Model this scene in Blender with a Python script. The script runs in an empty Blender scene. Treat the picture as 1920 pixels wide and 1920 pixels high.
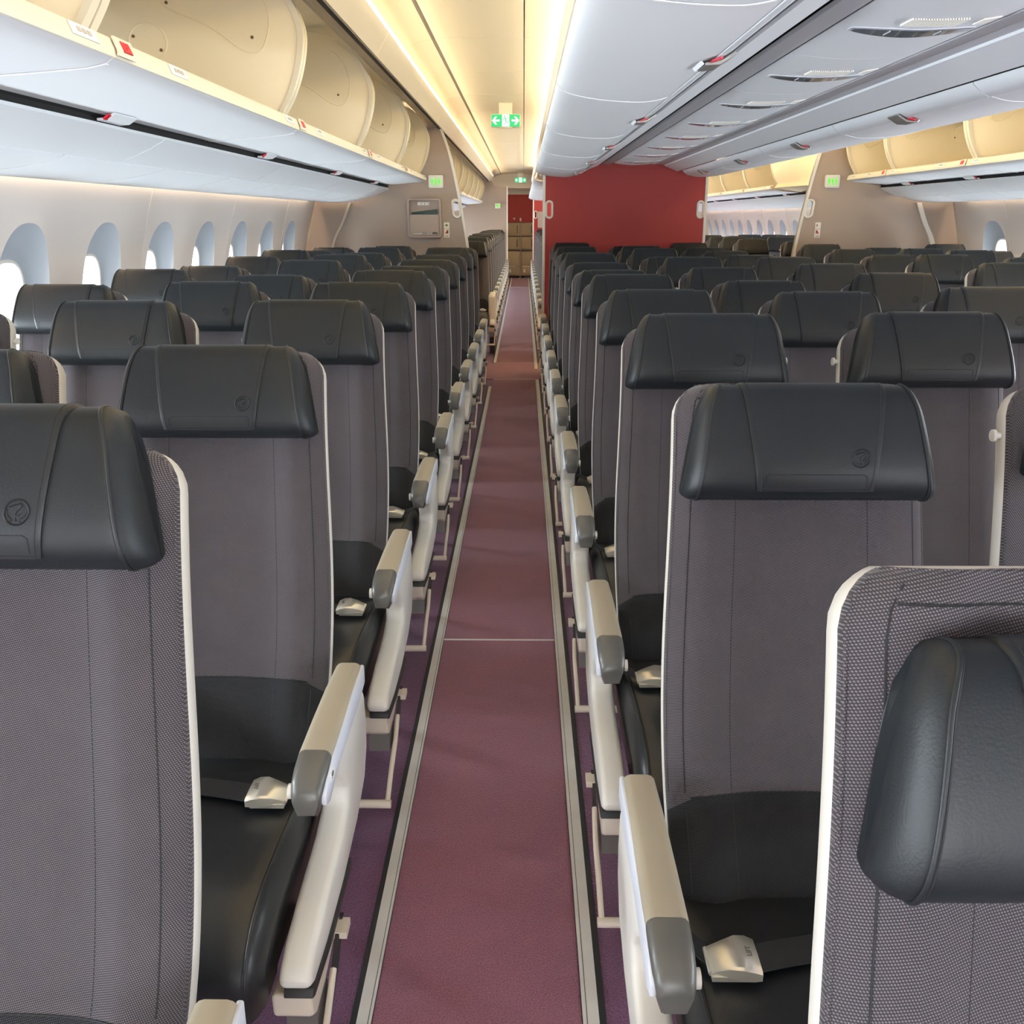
import bpy, bmesh, math, random
from math import pi, sin, cos, tan, radians, sqrt, exp, atan2
from mathutils import Vector, Matrix

S = bpy.context.scene
COL = S.collection
random.seed(7)
XC = 0.93            # aircraft centreline; the camera stands at x = 0 in one aisle
PITCH = 0.787        # seat row pitch


# ------------------------------------------------------------------ materials
def srgb(r, g, b):
    f = lambda c: (c / 255) / 12.92 if c / 255 <= 0.04045 else ((c / 255 + 0.055) / 1.055) ** 2.4
    return (f(r), f(g), f(b), 1)


def new_mat(name):
    m = bpy.data.materials.new(name)
    m.use_nodes = True
    return m, m.node_tree.nodes, m.node_tree.links, m.node_tree.nodes['Principled BSDF']


def plain(name, col, rough=0.5, metal=0.0, bump=0.0, scale=200, var=0.0, spec=0.5, coat=0.0):
    m, N, L, b = new_mat(name)
    b.inputs['Base Color'].default_value = col
    b.inputs['Roughness'].default_value = rough
    b.inputs['Metallic'].default_value = metal
    b.inputs['Specular IOR Level'].default_value = spec
    b.inputs['Coat Weight'].default_value = coat
    if bump or var:
        tc = N.new('ShaderNodeTexCoord')
        no = N.new('ShaderNodeTexNoise')
        no.inputs['Scale'].default_value = scale
        no.inputs['Detail'].default_value = 4
        L.new(tc.outputs['Object'], no.inputs['Vector'])
        if bump:
            bp = N.new('ShaderNodeBump')
            bp.inputs['Strength'].default_value = bump
            bp.inputs['Distance'].default_value = 0.002
            L.new(no.outputs['Fac'], bp.inputs['Height'])
            L.new(bp.outputs['Normal'], b.inputs['Normal'])
        if var:
            n2 = N.new('ShaderNodeTexNoise')
            n2.inputs['Scale'].default_value = scale * 0.07
            L.new(tc.outputs['Object'], n2.inputs['Vector'])
            mx = N.new('ShaderNodeMix')
            mx.data_type = 'RGBA'
            mx.inputs[6].default_value = tuple(c * (1 - var) for c in col[:3]) + (1,)
            mx.inputs[7].default_value = tuple(min(1, c * (1 + var)) for c in col[:3]) + (1,)
            L.new(n2.outputs['Fac'], mx.inputs[0])
            L.new(mx.outputs[2], b.inputs['Base Color'])
    return m


def emit(name, col, strength, base=None):
    m, N, L, b = new_mat(name)
    b.inputs['Base Color'].default_value = base or (0.02, 0.02, 0.02, 1)
    b.inputs['Emission Color'].default_value = col
    b.inputs['Emission Strength'].default_value = strength
    return m


def weave(name, dark, light, per=0.0025, cut=0.12, bump=0.5, rough=0.9):
    """Woven upholstery: rows of light thread dots on a dark ground."""
    m, N, L, b = new_mat(name)
    tc = N.new('ShaderNodeTexCoord')
    sp = N.new('ShaderNodeSeparateXYZ')
    L.new(tc.outputs['Object'], sp.inputs[0])

    def math_(op, a, b_=None):
        n = N.new('ShaderNodeMath')
        n.operation = op
        for i, v in ((0, a), (1, b_)):
            if v is None:
                continue
            if isinstance(v, (int, float)):
                n.inputs[i].default_value = v
            else:
                L.new(v, n.inputs[i])
        return n.outputs[0]
    k = 2 * pi / per
    zz = math_('ADD', sp.outputs['Z'], math_('MULTIPLY', sp.outputs['Y'], 0.31))
    a = math_('SINE', math_('ADD', math_('MULTIPLY', sp.outputs['X'], k * 1.1), math_('MULTIPLY', zz, k * 0.5)))
    c = math_('SINE', math_('ADD', math_('MULTIPLY', zz, k), math_('MULTIPLY', sp.outputs['X'], -0.27 * k)))
    p = math_('MULTIPLY', math_('ADD', a, 1.0), math_('ADD', c, 1.0))
    p = math_('MULTIPLY', p, 0.25)
    no = N.new('ShaderNodeTexNoise')
    no.inputs['Scale'].default_value = 9
    no.inputs['Detail'].default_value = 3
    L.new(tc.outputs['Object'], no.inputs['Vector'])
    rp = N.new('ShaderNodeMapRange')
    rp.interpolation_type = 'SMOOTHSTEP'
    rp.inputs[1].default_value = cut
    rp.inputs[2].default_value = cut + 0.5
    L.new(p, rp.inputs[0])
    mx = N.new('ShaderNodeMix')
    mx.data_type = 'RGBA'
    mx.inputs[6].default_value = dark
    mx.inputs[7].default_value = light
    L.new(rp.outputs[0], mx.inputs[0])
    hs = N.new('ShaderNodeHueSaturation')
    L.new(mx.outputs[2], hs.inputs['Color'])
    vr = N.new('ShaderNodeMapRange')
    vr.inputs[3].default_value = 0.88
    vr.inputs[4].default_value = 1.12
    L.new(no.outputs['Fac'], vr.inputs[0])
    L.new(vr.outputs[0], hs.inputs['Value'])
    L.new(hs.outputs[0], b.inputs['Base Color'])
    b.inputs['Roughness'].default_value = rough
    b.inputs['Specular IOR Level'].default_value = 0.25
    b.inputs['Sheen Weight'].default_value = 0.25
    b.inputs['Sheen Roughness'].default_value = 0.4
    bp = N.new('ShaderNodeBump')
    bp.inputs['Strength'].default_value = bump
    bp.inputs['Distance'].default_value = 0.0008
    L.new(p, bp.inputs['Height'])
    L.new(bp.outputs['Normal'], b.inputs['Normal'])
    return m


def carpet(name, c1, c2):
    m, N, L, b = new_mat(name)
    tc = N.new('ShaderNodeTexCoord')
    vo = N.new('ShaderNodeTexVoronoi')
    vo.inputs['Scale'].default_value = 260
    n1 = N.new('ShaderNodeTexNoise')
    n1.inputs['Scale'].default_value = 330
    n1.inputs['Detail'].default_value = 5
    n2 = N.new('ShaderNodeTexNoise')
    n2.inputs['Scale'].default_value = 2.2
    n2.inputs['Detail'].default_value = 3
    for n in (vo, n1, n2):
        L.new(tc.outputs['Object'], n.inputs['Vector'])
    mx = N.new('ShaderNodeMix')
    mx.data_type = 'RGBA'
    mx.inputs[6].default_value = c1
    mx.inputs[7].default_value = c2
    rp = N.new('ShaderNodeMapRange')
    rp.inputs[1].default_value = 0.2
    rp.inputs[2].default_value = 0.8
    L.new(n1.outputs['Fac'], rp.inputs[0])
    L.new(rp.outputs[0], mx.inputs[0])
    hs = N.new('ShaderNodeHueSaturation')
    vr = N.new('ShaderNodeMapRange')
    vr.inputs[3].default_value = 0.85
    vr.inputs[4].default_value = 1.15
    L.new(n2.outputs['Fac'], vr.inputs[0])
    L.new(vr.outputs[0], hs.inputs['Value'])
    L.new(mx.outputs[2], hs.inputs['Color'])
    L.new(hs.outputs[0], b.inputs['Base Color'])
    b.inputs['Roughness'].default_value = 0.95
    b.inputs['Specular IOR Level'].default_value = 0.15
    b.inputs['Sheen Weight'].default_value = 0.3
    bp = N.new('ShaderNodeBump')
    bp.inputs['Strength'].default_value = 0.6
    bp.inputs['Distance'].default_value = 0.003
    L.new(vo.outputs['Distance'], bp.inputs['Height'])
    L.new(bp.outputs['Normal'], b.inputs['Normal'])
    return m


M = {}
M['leather'] = plain('headrest_leather', (0.011, 0.014, 0.0165, 1), 0.44, bump=0.12, scale=420, var=0.12, spec=0.38)
M['leather_dark'] = plain('seat_leather', (0.013, 0.0145, 0.016, 1), 0.34, bump=0.12, scale=320, var=0.12)
M['seam'] = plain('seam_thread', (0.008, 0.009, 0.011, 1), 0.7)
M['fabric'] = weave('woven_fabric', (0.040, 0.035, 0.040, 1), (0.165, 0.150, 0.162, 1))
M['fabric_dark'] = weave('dark_woven_fabric', (0.010, 0.0105, 0.012, 1), (0.052, 0.052, 0.058, 1))
M['web'] = plain('belt_webbing', (0.012, 0.013, 0.016, 1), 0.75, bump=0.3, scale=600)
M['shellwhite'] = plain('back_shell_plastic', srgb(208, 204, 194), 0.5)
M['white'] = plain('white_plastic', srgb(222, 219, 210), 0.42, var=0.02, scale=60)
M['armpad'] = plain('armrest_pad', srgb(162, 153, 134), 0.55, bump=0.05, scale=500)
M['armcap'] = plain('armrest_end', srgb(88, 87, 83), 0.35, bump=0.03, scale=500)
M['armside'] = plain('armrest_cover', srgb(214, 218, 226), 0.4)
M['beige'] = plain('beige_plastic', srgb(205, 194, 178), 0.45)
M['rubber'] = plain('black_rubber', (0.02, 0.02, 0.02, 1), 0.6)
M['metal'] = plain('brushed_metal', srgb(226, 221, 206), 0.28, metal=0.75, bump=0.02, scale=300)
M['steel'] = plain('dark_steel', srgb(120, 116, 112), 0.4, metal=0.6)
M['bin'] = plain('bin_plastic', srgb(236, 238, 240), 0.6, var=0.015, scale=30, bump=0.02, spec=0.2)
M['binin'] = plain('bin_lining', srgb(242, 228, 196), 0.55, var=0.015, scale=40)
M['lip'] = plain('bin_lip', srgb(226, 217, 194), 0.4)
M['lipwhite'] = plain('white_seal', srgb(246, 247, 248), 0.4)
M['red'] = plain('red_indicator', srgb(214, 22, 48), 0.4)
M['slot'] = plain('dark_gap', (0.006, 0.006, 0.006, 1), 0.8)
M['psu'] = plain('service_panel', srgb(238, 241, 244), 0.4, var=0.01, scale=30)
M['psugrey'] = plain('grey_trim', srgb(206, 208, 214), 0.45)
M['lens'] = plain('smoked_lens', srgb(112, 120, 126), 0.12, coat=0.6)
M['latch'] = plain('latch_grey', srgb(150, 148, 142), 0.35, metal=0.3)
M['ceil'] = plain('ceiling_panel', srgb(240, 234, 220), 0.55, var=0.01, scale=20)
M['wall'] = plain('sidewall_panel', srgb(222, 216, 212), 0.55, var=0.01, scale=20)
M['bezel'] = plain('window_bezel', srgb(184, 192, 202), 0.5)  # shade of the window recess put into the colour, darker and bluer than the wall
M['joint'] = plain('panel_joint', srgb(190, 180, 170), 0.6)
M['part'] = plain('partition_laminate', srgb(166, 150, 138), 0.55, bump=0.04, scale=500)
M['edge'] = plain('edge_trim', srgb(236, 232, 222), 0.4)
M['redwall'] = plain('red_laminate', srgb(162, 50, 48), 0.6, bump=0.06, scale=400, var=0.03)
M['carpet'] = carpet('purple_carpet', srgb(74, 42, 72), srgb(134, 90, 122))
M['runner'] = carpet('aisle_carpet', srgb(98, 54, 74), srgb(158, 104, 120))
M['strip'] = plain('seat_track_strip', srgb(206, 203, 198), 0.5, var=0.15, scale=120, bump=0.05)
M['stripdark'] = plain('track_rubber', (0.014, 0.015, 0.022, 1), 0.6)
M['trolley'] = plain('trolley_beige', srgb(176, 158, 126), 0.5, var=0.03, scale=40)
M['paper'] = plain('paper', srgb(242, 238, 228), 0.7)
M['ink'] = plain('ink', (0.03, 0.03, 0.03, 1), 0.7)
M['inkred'] = plain('red_ink', srgb(160, 50, 40), 0.7)
M['inkgreen'] = plain('green_ink', srgb(40, 130, 50), 0.7)
M['cover_dark'] = plain('brochure_print', srgb(44, 66, 66), 0.45, var=0.5, scale=600)
M['screw'] = plain('screw_head', srgb(110, 90, 56), 0.5)
M['lit_green'] = emit('lit_green', (0.0, 0.75, 0.22, 1), 1.0)
M['lit_lime'] = emit('lit_lime', (0.10, 1.0, 0.03, 1), 1.0)
M['lit_white'] = emit('lit_white', (1, 1, 1, 1), 1.1)
M['cove_light'] = emit('cove_lamp', (1.0, 0.80, 0.47, 1), 64.0)
M['cove_far'] = emit('cove_lamp_far', (1.0, 0.80, 0.47, 1), 105.0)
M['cove_wide'] = emit('cove_lamp_wide', (1.0, 0.80, 0.47, 1), 32.0)
M['wash_light'] = emit('wall_wash_lamp', (1.0, 0.76, 0.52, 1), 110.0)
M['day'] = emit('daylight_pane', (0.82, 0.92, 1.0, 1), 3.2)


# ------------------------------------------------------------------ mesh tools
class MB:
    def __init__(self):
        self.v, self.f, self.mi = [], [], []

    def add(self, vs, fs, m=0):
        o = len(self.v)
        self.v += [tuple(p) for p in vs]
        for f in fs:
            self.f.append(tuple(i + o for i in f))
            self.mi.append(m)
        return self

    def box(self, x0, x1, y0, y1, z0, z1, m=0):
        vs = [(x, y, z) for x in (x0, x1) for y in (y0, y1) for z in (z0, z1)]
        return self.add(vs, [(0, 1, 3, 2), (4, 6, 7, 5), (0, 4, 5, 1), (2, 3, 7, 6), (0, 2, 6, 4), (1, 5, 7, 3)], m)

    def grid(self, fn, nu, nv, m=0, wrap=False):
        vs = [fn(i, j) for j in range(nv) for i in range(nu)]
        fs = []
        for j in range(nv - 1):
            for i in range(nu if wrap else nu - 1):
                k = (i + 1) % nu
                fs.append((j * nu + i, j * nu + k, (j + 1) * nu + k, (j + 1) * nu + i))
        return self.add(vs, fs, m)

    def rings(self, rings, m=0, caps=True):
        n = len(rings[0])
        self.grid(lambda i, j: rings[j][i], n, len(rings), m, True)
        if caps:
            o = len(self.v) - n * len(rings)
            for base in (0, (len(rings) - 1) * n):
                self.f.append(tuple(o + base + i for i in range(n)))
                self.mi.append(m)
        return self

    def tube(self, pts, r, n=8, m=0, closed=False, caps=True):
        P = [Vector(p) for p in pts]
        rs, up = [], None
        for i, p in enumerate(P):
            a = P[i - 1] if (i or closed) else p
            b = P[(i + 1) % len(P)] if (i < len(P) - 1 or closed) else p
            t = (b - a).normalized()
            if up is None:
                up = Vector((0, 0, 1)) if abs(t.z) < 0.9 else Vector((1, 0, 0))
            s = t.cross(up)
            if s.length < 1e-6:
                s = t.orthogonal()
            s.normalize()
            up = s.cross(t).normalized()
            rs.append([p + (s * cos(2 * pi * k / n) + up * sin(2 * pi * k / n)) * r for k in range(n)])
        if closed:
            rs.append(rs[0])
        return self.rings(rs, m, caps and not closed)

    def plate(self, poly, axis, a0, a1, m=0):
        """Polygon given in the two other axes, extruded along axis."""
        n = len(poly)
        mk = {'x': lambda p, a: (a, p[0], p[1]), 'y': lambda p, a: (p[0], a, p[1]), 'z': lambda p, a: (p[0], p[1], a)}[axis]
        vs = [mk(p, a0) for p in poly] + [mk(p, a1) for p in poly]
        fs = [tuple(range(n)), tuple(range(n, 2 * n))] + [(i, (i + 1) % n, n + (i + 1) % n, n + i) for i in range(n)]
        return self.add(vs, fs, m)

    def disc(self, c, r, axis, t, n=16, m=0):
        poly = [(r * cos(2 * pi * k / n), r * sin(2 * pi * k / n)) for k in range(n)]
        if axis == 'x':
            return self.plate([(c[1] + a, c[2] + b) for a, b in poly], 'x', c[0], c[0] + t, m)
        if axis == 'y':
            return self.plate([(c[0] + a, c[2] + b) for a, b in poly], 'y', c[1], c[1] + t, m)
        return self.plate([(c[0] + a, c[1] + b) for a, b in poly], 'z', c[2], c[2] + t, m)

    def sheet(self, prof, y0, y1, t, m=0):
        """Thick sheet: an (x, z) profile swept along y; thickness t to the left of its direction."""
        n = len(prof)
        nr = []
        for i in range(n):
            a, b = prof[max(0, i - 1)], prof[min(n - 1, i + 1)]
            dx, dz = b[0] - a[0], b[1] - a[1]
            l = sqrt(dx * dx + dz * dz) or 1
            nr.append((-dz / l, dx / l))
        loop = list(prof) + [(prof[i][0] + nr[i][0] * t, prof[i][1] + nr[i][1] * t) for i in reversed(range(n))]
        o = len(self.v)
        N2 = 2 * n
        self.v += [(x, y0, z) for x, z in loop] + [(x, y1, z) for x, z in loop]
        for i in range(N2):
            k = (i + 1) % N2
            self.f.append((o + i, o + k, o + N2 + k, o + N2 + i))
            self.mi.append(m)
        for e in (0, N2):
            for i in range(n - 1):
                self.f.append((o + e + i, o + e + i + 1, o + e + N2 - 2 - i, o + e + N2 - 1 - i))
                self.mi.append(m)
        return self

    def mirror(self):
        self.v = [(2 * XC - x, y, z) for x, y, z in self.v]
        return self

    def mesh(self, name, mats, smooth=35, bevel=0, seg=2):
        me = bpy.data.meshes.new(name)
        me.from_pydata(self.v, [], self.f)
        for m in mats:
            me.materials.append(M[m] if isinstance(m, str) else m)
        me.polygons.foreach_set('material_index', self.mi)
        bm = bmesh.new()
        bm.from_mesh(me)
        bmesh.ops.remove_doubles(bm, verts=bm.verts, dist=1e-5)
        bmesh.ops.recalc_face_normals(bm, faces=bm.faces)
        bm.to_mesh(me)
        bm.free()
        if bevel:
            ob = bpy.data.objects.new('tmp', me)
            COL.objects.link(ob)
            md = ob.modifiers.new('b', 'BEVEL')
            md.width = bevel
            md.segments = seg
            md.limit_method = 'ANGLE'
            md.angle_limit = radians(35)
            dg = bpy.context.evaluated_depsgraph_get()
            me2 = bpy.data.meshes.new_from_object(ob.evaluated_get(dg))
            bpy.data.objects.remove(ob)
            me2.name = name
            me = me2
        me.shade_smooth()
        if smooth < 180:
            me.set_sharp_from_angle(angle=radians(smooth))
        return me

    def obj(self, name, mats, parent=None, smooth=35, bevel=0, seg=2, label=None, cat=None, group=None, kind=None):
        if isinstance(mats, str):
            mats = [mats]
        return link(name, self.mesh(name, mats, smooth, bevel, seg), parent, label, cat, group, kind)


def link(name, me, parent=None, label=None, cat=None, group=None, kind=None, loc=None):
    o = bpy.data.objects.new(name, me)
    COL.objects.link(o)
    if parent:
        o.parent = parent
    if loc:
        o.location = loc
    if label:
        o['label'] = label
    if cat:
        o['category'] = cat
    if group:
        o['group'] = group
    if kind:
        o['kind'] = kind
    return o


def thing(name, label, cat, loc=(0, 0, 0), group=None):
    return link(name, None, None, label, cat, group, None, loc)


def dup(root, loc, label, group=None):
    r = root.copy()
    COL.objects.link(r)
    r.location = loc
    r['label'] = label
    if group:
        r['group'] = group
    for ch in list(root.children):
        c = ch.copy()
        COL.objects.link(c)
        c.parent = r
        for g in list(ch.children):
            d = g.copy()
            COL.objects.link(d)
            d.parent = c
    return r


def text_mb(body, size, extrude=0.0003):
    """Lettering as verts/faces in the xy plane, centred."""
    cu = bpy.data.curves.new('t', 'FONT')
    cu.body = body
    cu.size = size
    cu.extrude = extrude
    cu.align_x = 'CENTER'
    cu.align_y = 'CENTER'
    cu.resolution_u = 2
    ob = bpy.data.objects.new('t', cu)
    COL.objects.link(ob)
    dg = bpy.context.evaluated_depsgraph_get()
    me = bpy.data.meshes.new_from_object(ob.evaluated_get(dg))
    vs = [tuple(v.co) for v in me.vertices]
    fs = [tuple(p.vertices) for p in me.polygons]
    bpy.data.objects.remove(ob)
    return vs, fs


def holed_plate(outer, holes, y0, y1):
    """Plate in the xz plane with through-holes; returns verts, faces."""
    bm = bmesh.new()
    loops = []
    for lp in [outer] + holes:
        vs = [bm.verts.new((x, y0, z)) for x, z in lp]
        es = [bm.edges.new((vs[i], vs[(i + 1) % len(vs)])) for i in range(len(vs))]
        loops.append(es)
    bmesh.ops.triangle_fill(bm, use_beauty=True, use_dissolve=False, edges=[e for l in loops for e in l])
    r = bmesh.ops.extrude_face_region(bm, geom=list(bm.faces))
    for e in r['geom']:
        if isinstance(e, bmesh.types.BMVert):
            e.co.y = y1
    bm.verts.index_update()
    vs = [tuple(v.co) for v in bm.verts]
    fs = [tuple(v.index for v in f.verts) for f in bm.faces]
    bm.free()
    return vs, fs


def stadium(cx, cz, rx, rz, n=10, lean=0.0):
    pts = []
    h = rz - rx
    for k in range(n + 1):
        a = pi * k / n
        pts.append((cx + rx * cos(a), h + rx * sin(a)))
    for k in range(n + 1):
        a = pi + pi * k / n
        pts.append((cx + rx * cos(a), -h + rx * sin(a)))
    return [(x + lean * z, cz + z) for x, z in pts]


def catmull(pts, n):
    out = []
    P = [pts[0]] + list(pts) + [pts[-1]]
    for i in range(1, len(P) - 2):
        for k in range(n):
            t = k / n
            out.append(tuple(0.5 * (2 * b + (c - a) * t + (2 * a - 5 * b + 4 * c - d) * t * t + (3 * b - a - 3 * c + d) * t ** 3)
                             for a, b, c, d in zip(P[i - 1], P[i], P[i + 1], P[i + 2])))
    out.append(tuple(pts[-1]))
    return out


ORD = ['first', 'second', 'third', 'fourth', 'fifth', 'sixth', 'seventh', 'eighth', 'ninth', 'tenth', 'eleventh', 'twelfth', 'thirteenth', 'fourteenth']

# ------------------------------------------------------------------ seat parts
# seat frame: x across, +y away from the camera (the way the back leans), z up; y = 0 at the rear end of the armrest
SPINE = catmull([(-0.085, 0.36), (-0.066, 0.42), (-0.022, 0.49), (0.020, 0.56), (0.055, 0.66), (0.090, 0.78), (0.122, 0.90), (0.152, 1.01), (0.186, 1.125)], 8)


def spine(t):
    t = max(0.0, min(1.0, t)) * (len(SPINE) - 1)
    i = min(int(t), len(SPINE) - 2)
    f = t - i
    a, b = SPINE[i], SPINE[i + 1]
    y, z = a[0] + (b[0] - a[0]) * f, a[1] + (b[1] - a[1]) * f
    a, b = SPINE[max(0, i - 1)], SPINE[min(len(SPINE) - 1, i + 2)]
    dy, dz = b[0] - a[0], b[1] - a[1]
    l = sqrt(dy * dy + dz * dz)
    return y, z, -dz / l, dy / l            # point and the normal towards the sitter


def t_of_z(z):
    lo, hi = 0.0, 1.0
    for _ in range(30):
        md = (lo + hi) / 2
        if spine(md)[1] < z:
            lo = md
        else:
            hi = md
    return lo


def half_w(z, r=0.045):
    w = 0.184 + 0.014 * exp(-((z - 0.66) / 0.26) ** 2)
    zt = 1.127 - r
    if z > zt:
        w = w - r + sqrt(max(0.0, r * r - (z - zt) ** 2))
    return w


def bolster(u):
    a = abs(u)
    f = 0.014 * exp(-((a - 0.70) / 0.16) ** 2)
    if a > 0.84:
        f -= 0.020 * ((a - 0.84) / 0.16) ** 2
    return f


def back_pt(u, t, off=0.0):
    y, z, ny, nz = spine(t)
    d = bolster(u) + off
    if z > 1.095:
        d -= 0.012 * ((z - 1.095) / 0.03) ** 2
    return (u * half_w(z), y + ny * d, z + nz * d)


US = [-1, -0.985, -0.95, -0.9, -0.86, -0.8, -0.72, -0.64, -0.56, -0.46, -0.3, -0.15, 0, 0.15, 0.3, 0.46, 0.56, 0.64, 0.72, 0.8, 0.86, 0.9, 0.95, 0.985, 1]


def make_backrest():
    mb = MB()
    ts = [k / 26 for k in range(25)] + [0.945, 0.965, 0.98, 0.99, 0.996, 1.0]
    nu, nt = len(US) + 2, len(ts) + 1

    def tb(u):
        return t_of_z(0.528 + 0.012 * (1 - u * u) - 0.012 * max(0, abs(u) - 0.8) / 0.2)

    def fn(i, j):
        u = US[min(max(i - 1, 0), len(US) - 1)]
        t = tb(u) + (1 - tb(u)) * ts[min(j, len(ts) - 1)]
        off = -0.010 if (i in (0, nu - 1) or j == nt - 1) else 0
        return back_pt(u, t, off)
    mb.grid(fn, nu, nt)
    z0 = t_of_z(0.54)
    # border piping and the two stitched seams down each bolster
    for s in (-1, 1):
        mb.tube([back_pt(s * 0.985, z0 + (0.985 - z0) * k / 30, -0.001) for k in range(31)], 0.0022, 6, 0)
        mb.tube([back_pt(s * 0.875, z0 + (0.985 - z0) * k / 30, 0.0) for k in range(31)], 0.0010, 5, 1)
        mb.tube([back_pt(s * 0.52, z0 + (0.93 - z0) * k / 24, 0.0) for k in range(25)], 0.0009, 5, 1)
    mb.tube([back_pt(-0.99 + 1.98 * k / 24, 0.999, -0.0035) for k in range(25)], 0.0024, 6, 0)
    mb.tube([back_pt(-0.86 + 1.72 * k / 24, 0.968, 0.0) for k in range(25)], 0.0010, 5, 1)
    return mb.mesh('backrest', ['fabric', 'seam'], 60)


def make_lower_panel():
    mb = MB()
    nt = 14

    def fn(i, j):
        u = US[min(max(i - 1, 0), len(US) - 1)]
        t1 = t_of_z(0.530 + 0.012 * (1 - u * u) - 0.012 * max(0, abs(u) - 0.8) / 0.2)
        off = -0.010 if i in (0, len(US) + 1) else 0.0008
        return back_pt(u, t1 * j / (nt - 1), off)
    mb.grid(fn, len(US) + 2, nt)
    for s in (-1, 1):
        mb.tube([back_pt(s * 0.52, t_of_z(0.42 + 0.11 * k / 10), 0.001) for k in range(11)], 0.0009, 5, 1)
        mb.tube([back_pt(s * 0.875, t_of_z(0.42 + 0.10 * k / 10), 0.001) for k in range(11)], 0.0010, 5, 1)
    mb.tube([back_pt(u, t_of_z(0.530 + 0.012 * (1 - u * u)), 0.001) for u in [-0.84 + 1.68 * k / 24 for k in range(25)]], 0.0011, 5, 1)
    return mb.mesh('backrest_lower_panel', ['fabric_dark', 'seam'], 60)


def make_shell():
    mb = MB()
    sect = [(-0.985, -0.026, 0.0), (-1, -0.030, 0.0006), (-1, -0.050, 0.0006), (-0.98, -0.066, 0), (-0.93, -0.084, 0), (-0.6, -0.090, 0), (0, -0.092, 0)]
    sect = sect + [(-a, b, c) for a, b, c in reversed(sect[:-1])]
    sect += [(0.9, -0.028, 0), (0, -0.028, 0), (-0.9, -0.028, 0)]
    ts = [0.10 + 0.82 * k / 20 for k in range(21)] + [0.94, 0.955, 0.97, 0.98, 0.99, 0.996, 1.0]
    rg = []
    for t in ts:
        y, z, ny, nz = spine(t)
        w = half_w(z)
        ex = -0.002 if t > 0.95 else 0.0
        rg.append([(u * w + (e if u > 0 else -e) * (1 if u else 0), y + ny * d, z + nz * d + ex) for u, d, e in sect])
    t = rg[-1]
    c = sum(p[1] for p in t) / len(t)
    rg.append([(p[0] * 0.98, c + (p[1] - c) * 0.7, p[2] + 0.001) for p in t])
    mb.rings(rg)
    return mb.mesh('back_shell', ['shellwhite'], 50)


# headrest -------------------------------------------------------------
HP = [(-0.004, 0.0), (0.020, -0.007), (0.044, -0.006), (0.060, 0.006), (0.067, 0.026), (0.068, 0.052), (0.065, 0.085), (0.060, 0.115), (0.054, 0.138), (0.044, 0.153), (0.026, 0.160), (0.006, 0.159), (-0.008, 0.152), (-0.010, 0.08)]
_hb = spine(t_of_z(0.968))
_ht = spine(t_of_z(1.10))
HT = Vector((0, _ht[0] - _hb[0], _ht[1] - _hb[1])).normalized()
HN = Vector((0, -HT.z, HT.y))
HO = Vector((0, _hb[0], _hb[1])) + HN * 0.010


def hw_head(s):
    return 0.183 - 0.026 * max(0, s) / 0.156 - 0.010 * max(0, (s - 0.11) / 0.05) ** 2


def head_scale(u):
    a = abs(u)
    tab = [(0, 0.95), (0.4, 0.97), (0.7, 1.0), (0.88, 1.0), (0.91, 0.955), (0.945, 0.85), (0.975, 0.70), (0.992, 0.56), (1.0, 0.40)]
    for (a0, v0), (a1, v1) in zip(tab, tab[1:]):
        if a <= a1:
            return v0 + (v1 - v0) * (a - a0) / (a1 - a0)
    return tab[-1][1]


def head_pt(u, n, s, x=None):
    k = head_scale(u)
    e = max(0.0, (abs(u) - 0.92) / 0.08)
    s2 = s + (0.075 - s) * 0.10 * e * e
    p = HO + HT * s2 + HN * (n * k)
    return Vector((u * hw_head(s) if x is None else x, p.y, p.z))


def make_headrest():
    mb = MB()
    P = catmull(HP + [HP[0]], 3)[:-1]
    us = [-1, -0.995, -0.985, -0.97, -0.95, -0.92, -0.89, -0.86, -0.8, -0.7, -0.5, -0.25, 0, 0.25, 0.5, 0.7, 0.8, 0.86, 0.89, 0.92, 0.95, 0.97, 0.985, 0.995, 1]
    mb.rings([[head_pt(u, n, s) for n, s in P] for u in us])
    for sgn in (-1, 1):                      # piped seam where the front panel meets each end panel
        front = catmull(HP[1:13], 3)
        mb.tube([head_pt(sgn * 0.895, n + 0.001, s) for n, s in front], 0.0022, 6, 0)
        mb.tube([head_pt(sgn * 0.882, n + 0.0006, s) for n, s in front], 0.0010, 5, 1)
    return mb.mesh('headrest', ['leather', 'seam'], 70)


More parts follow.
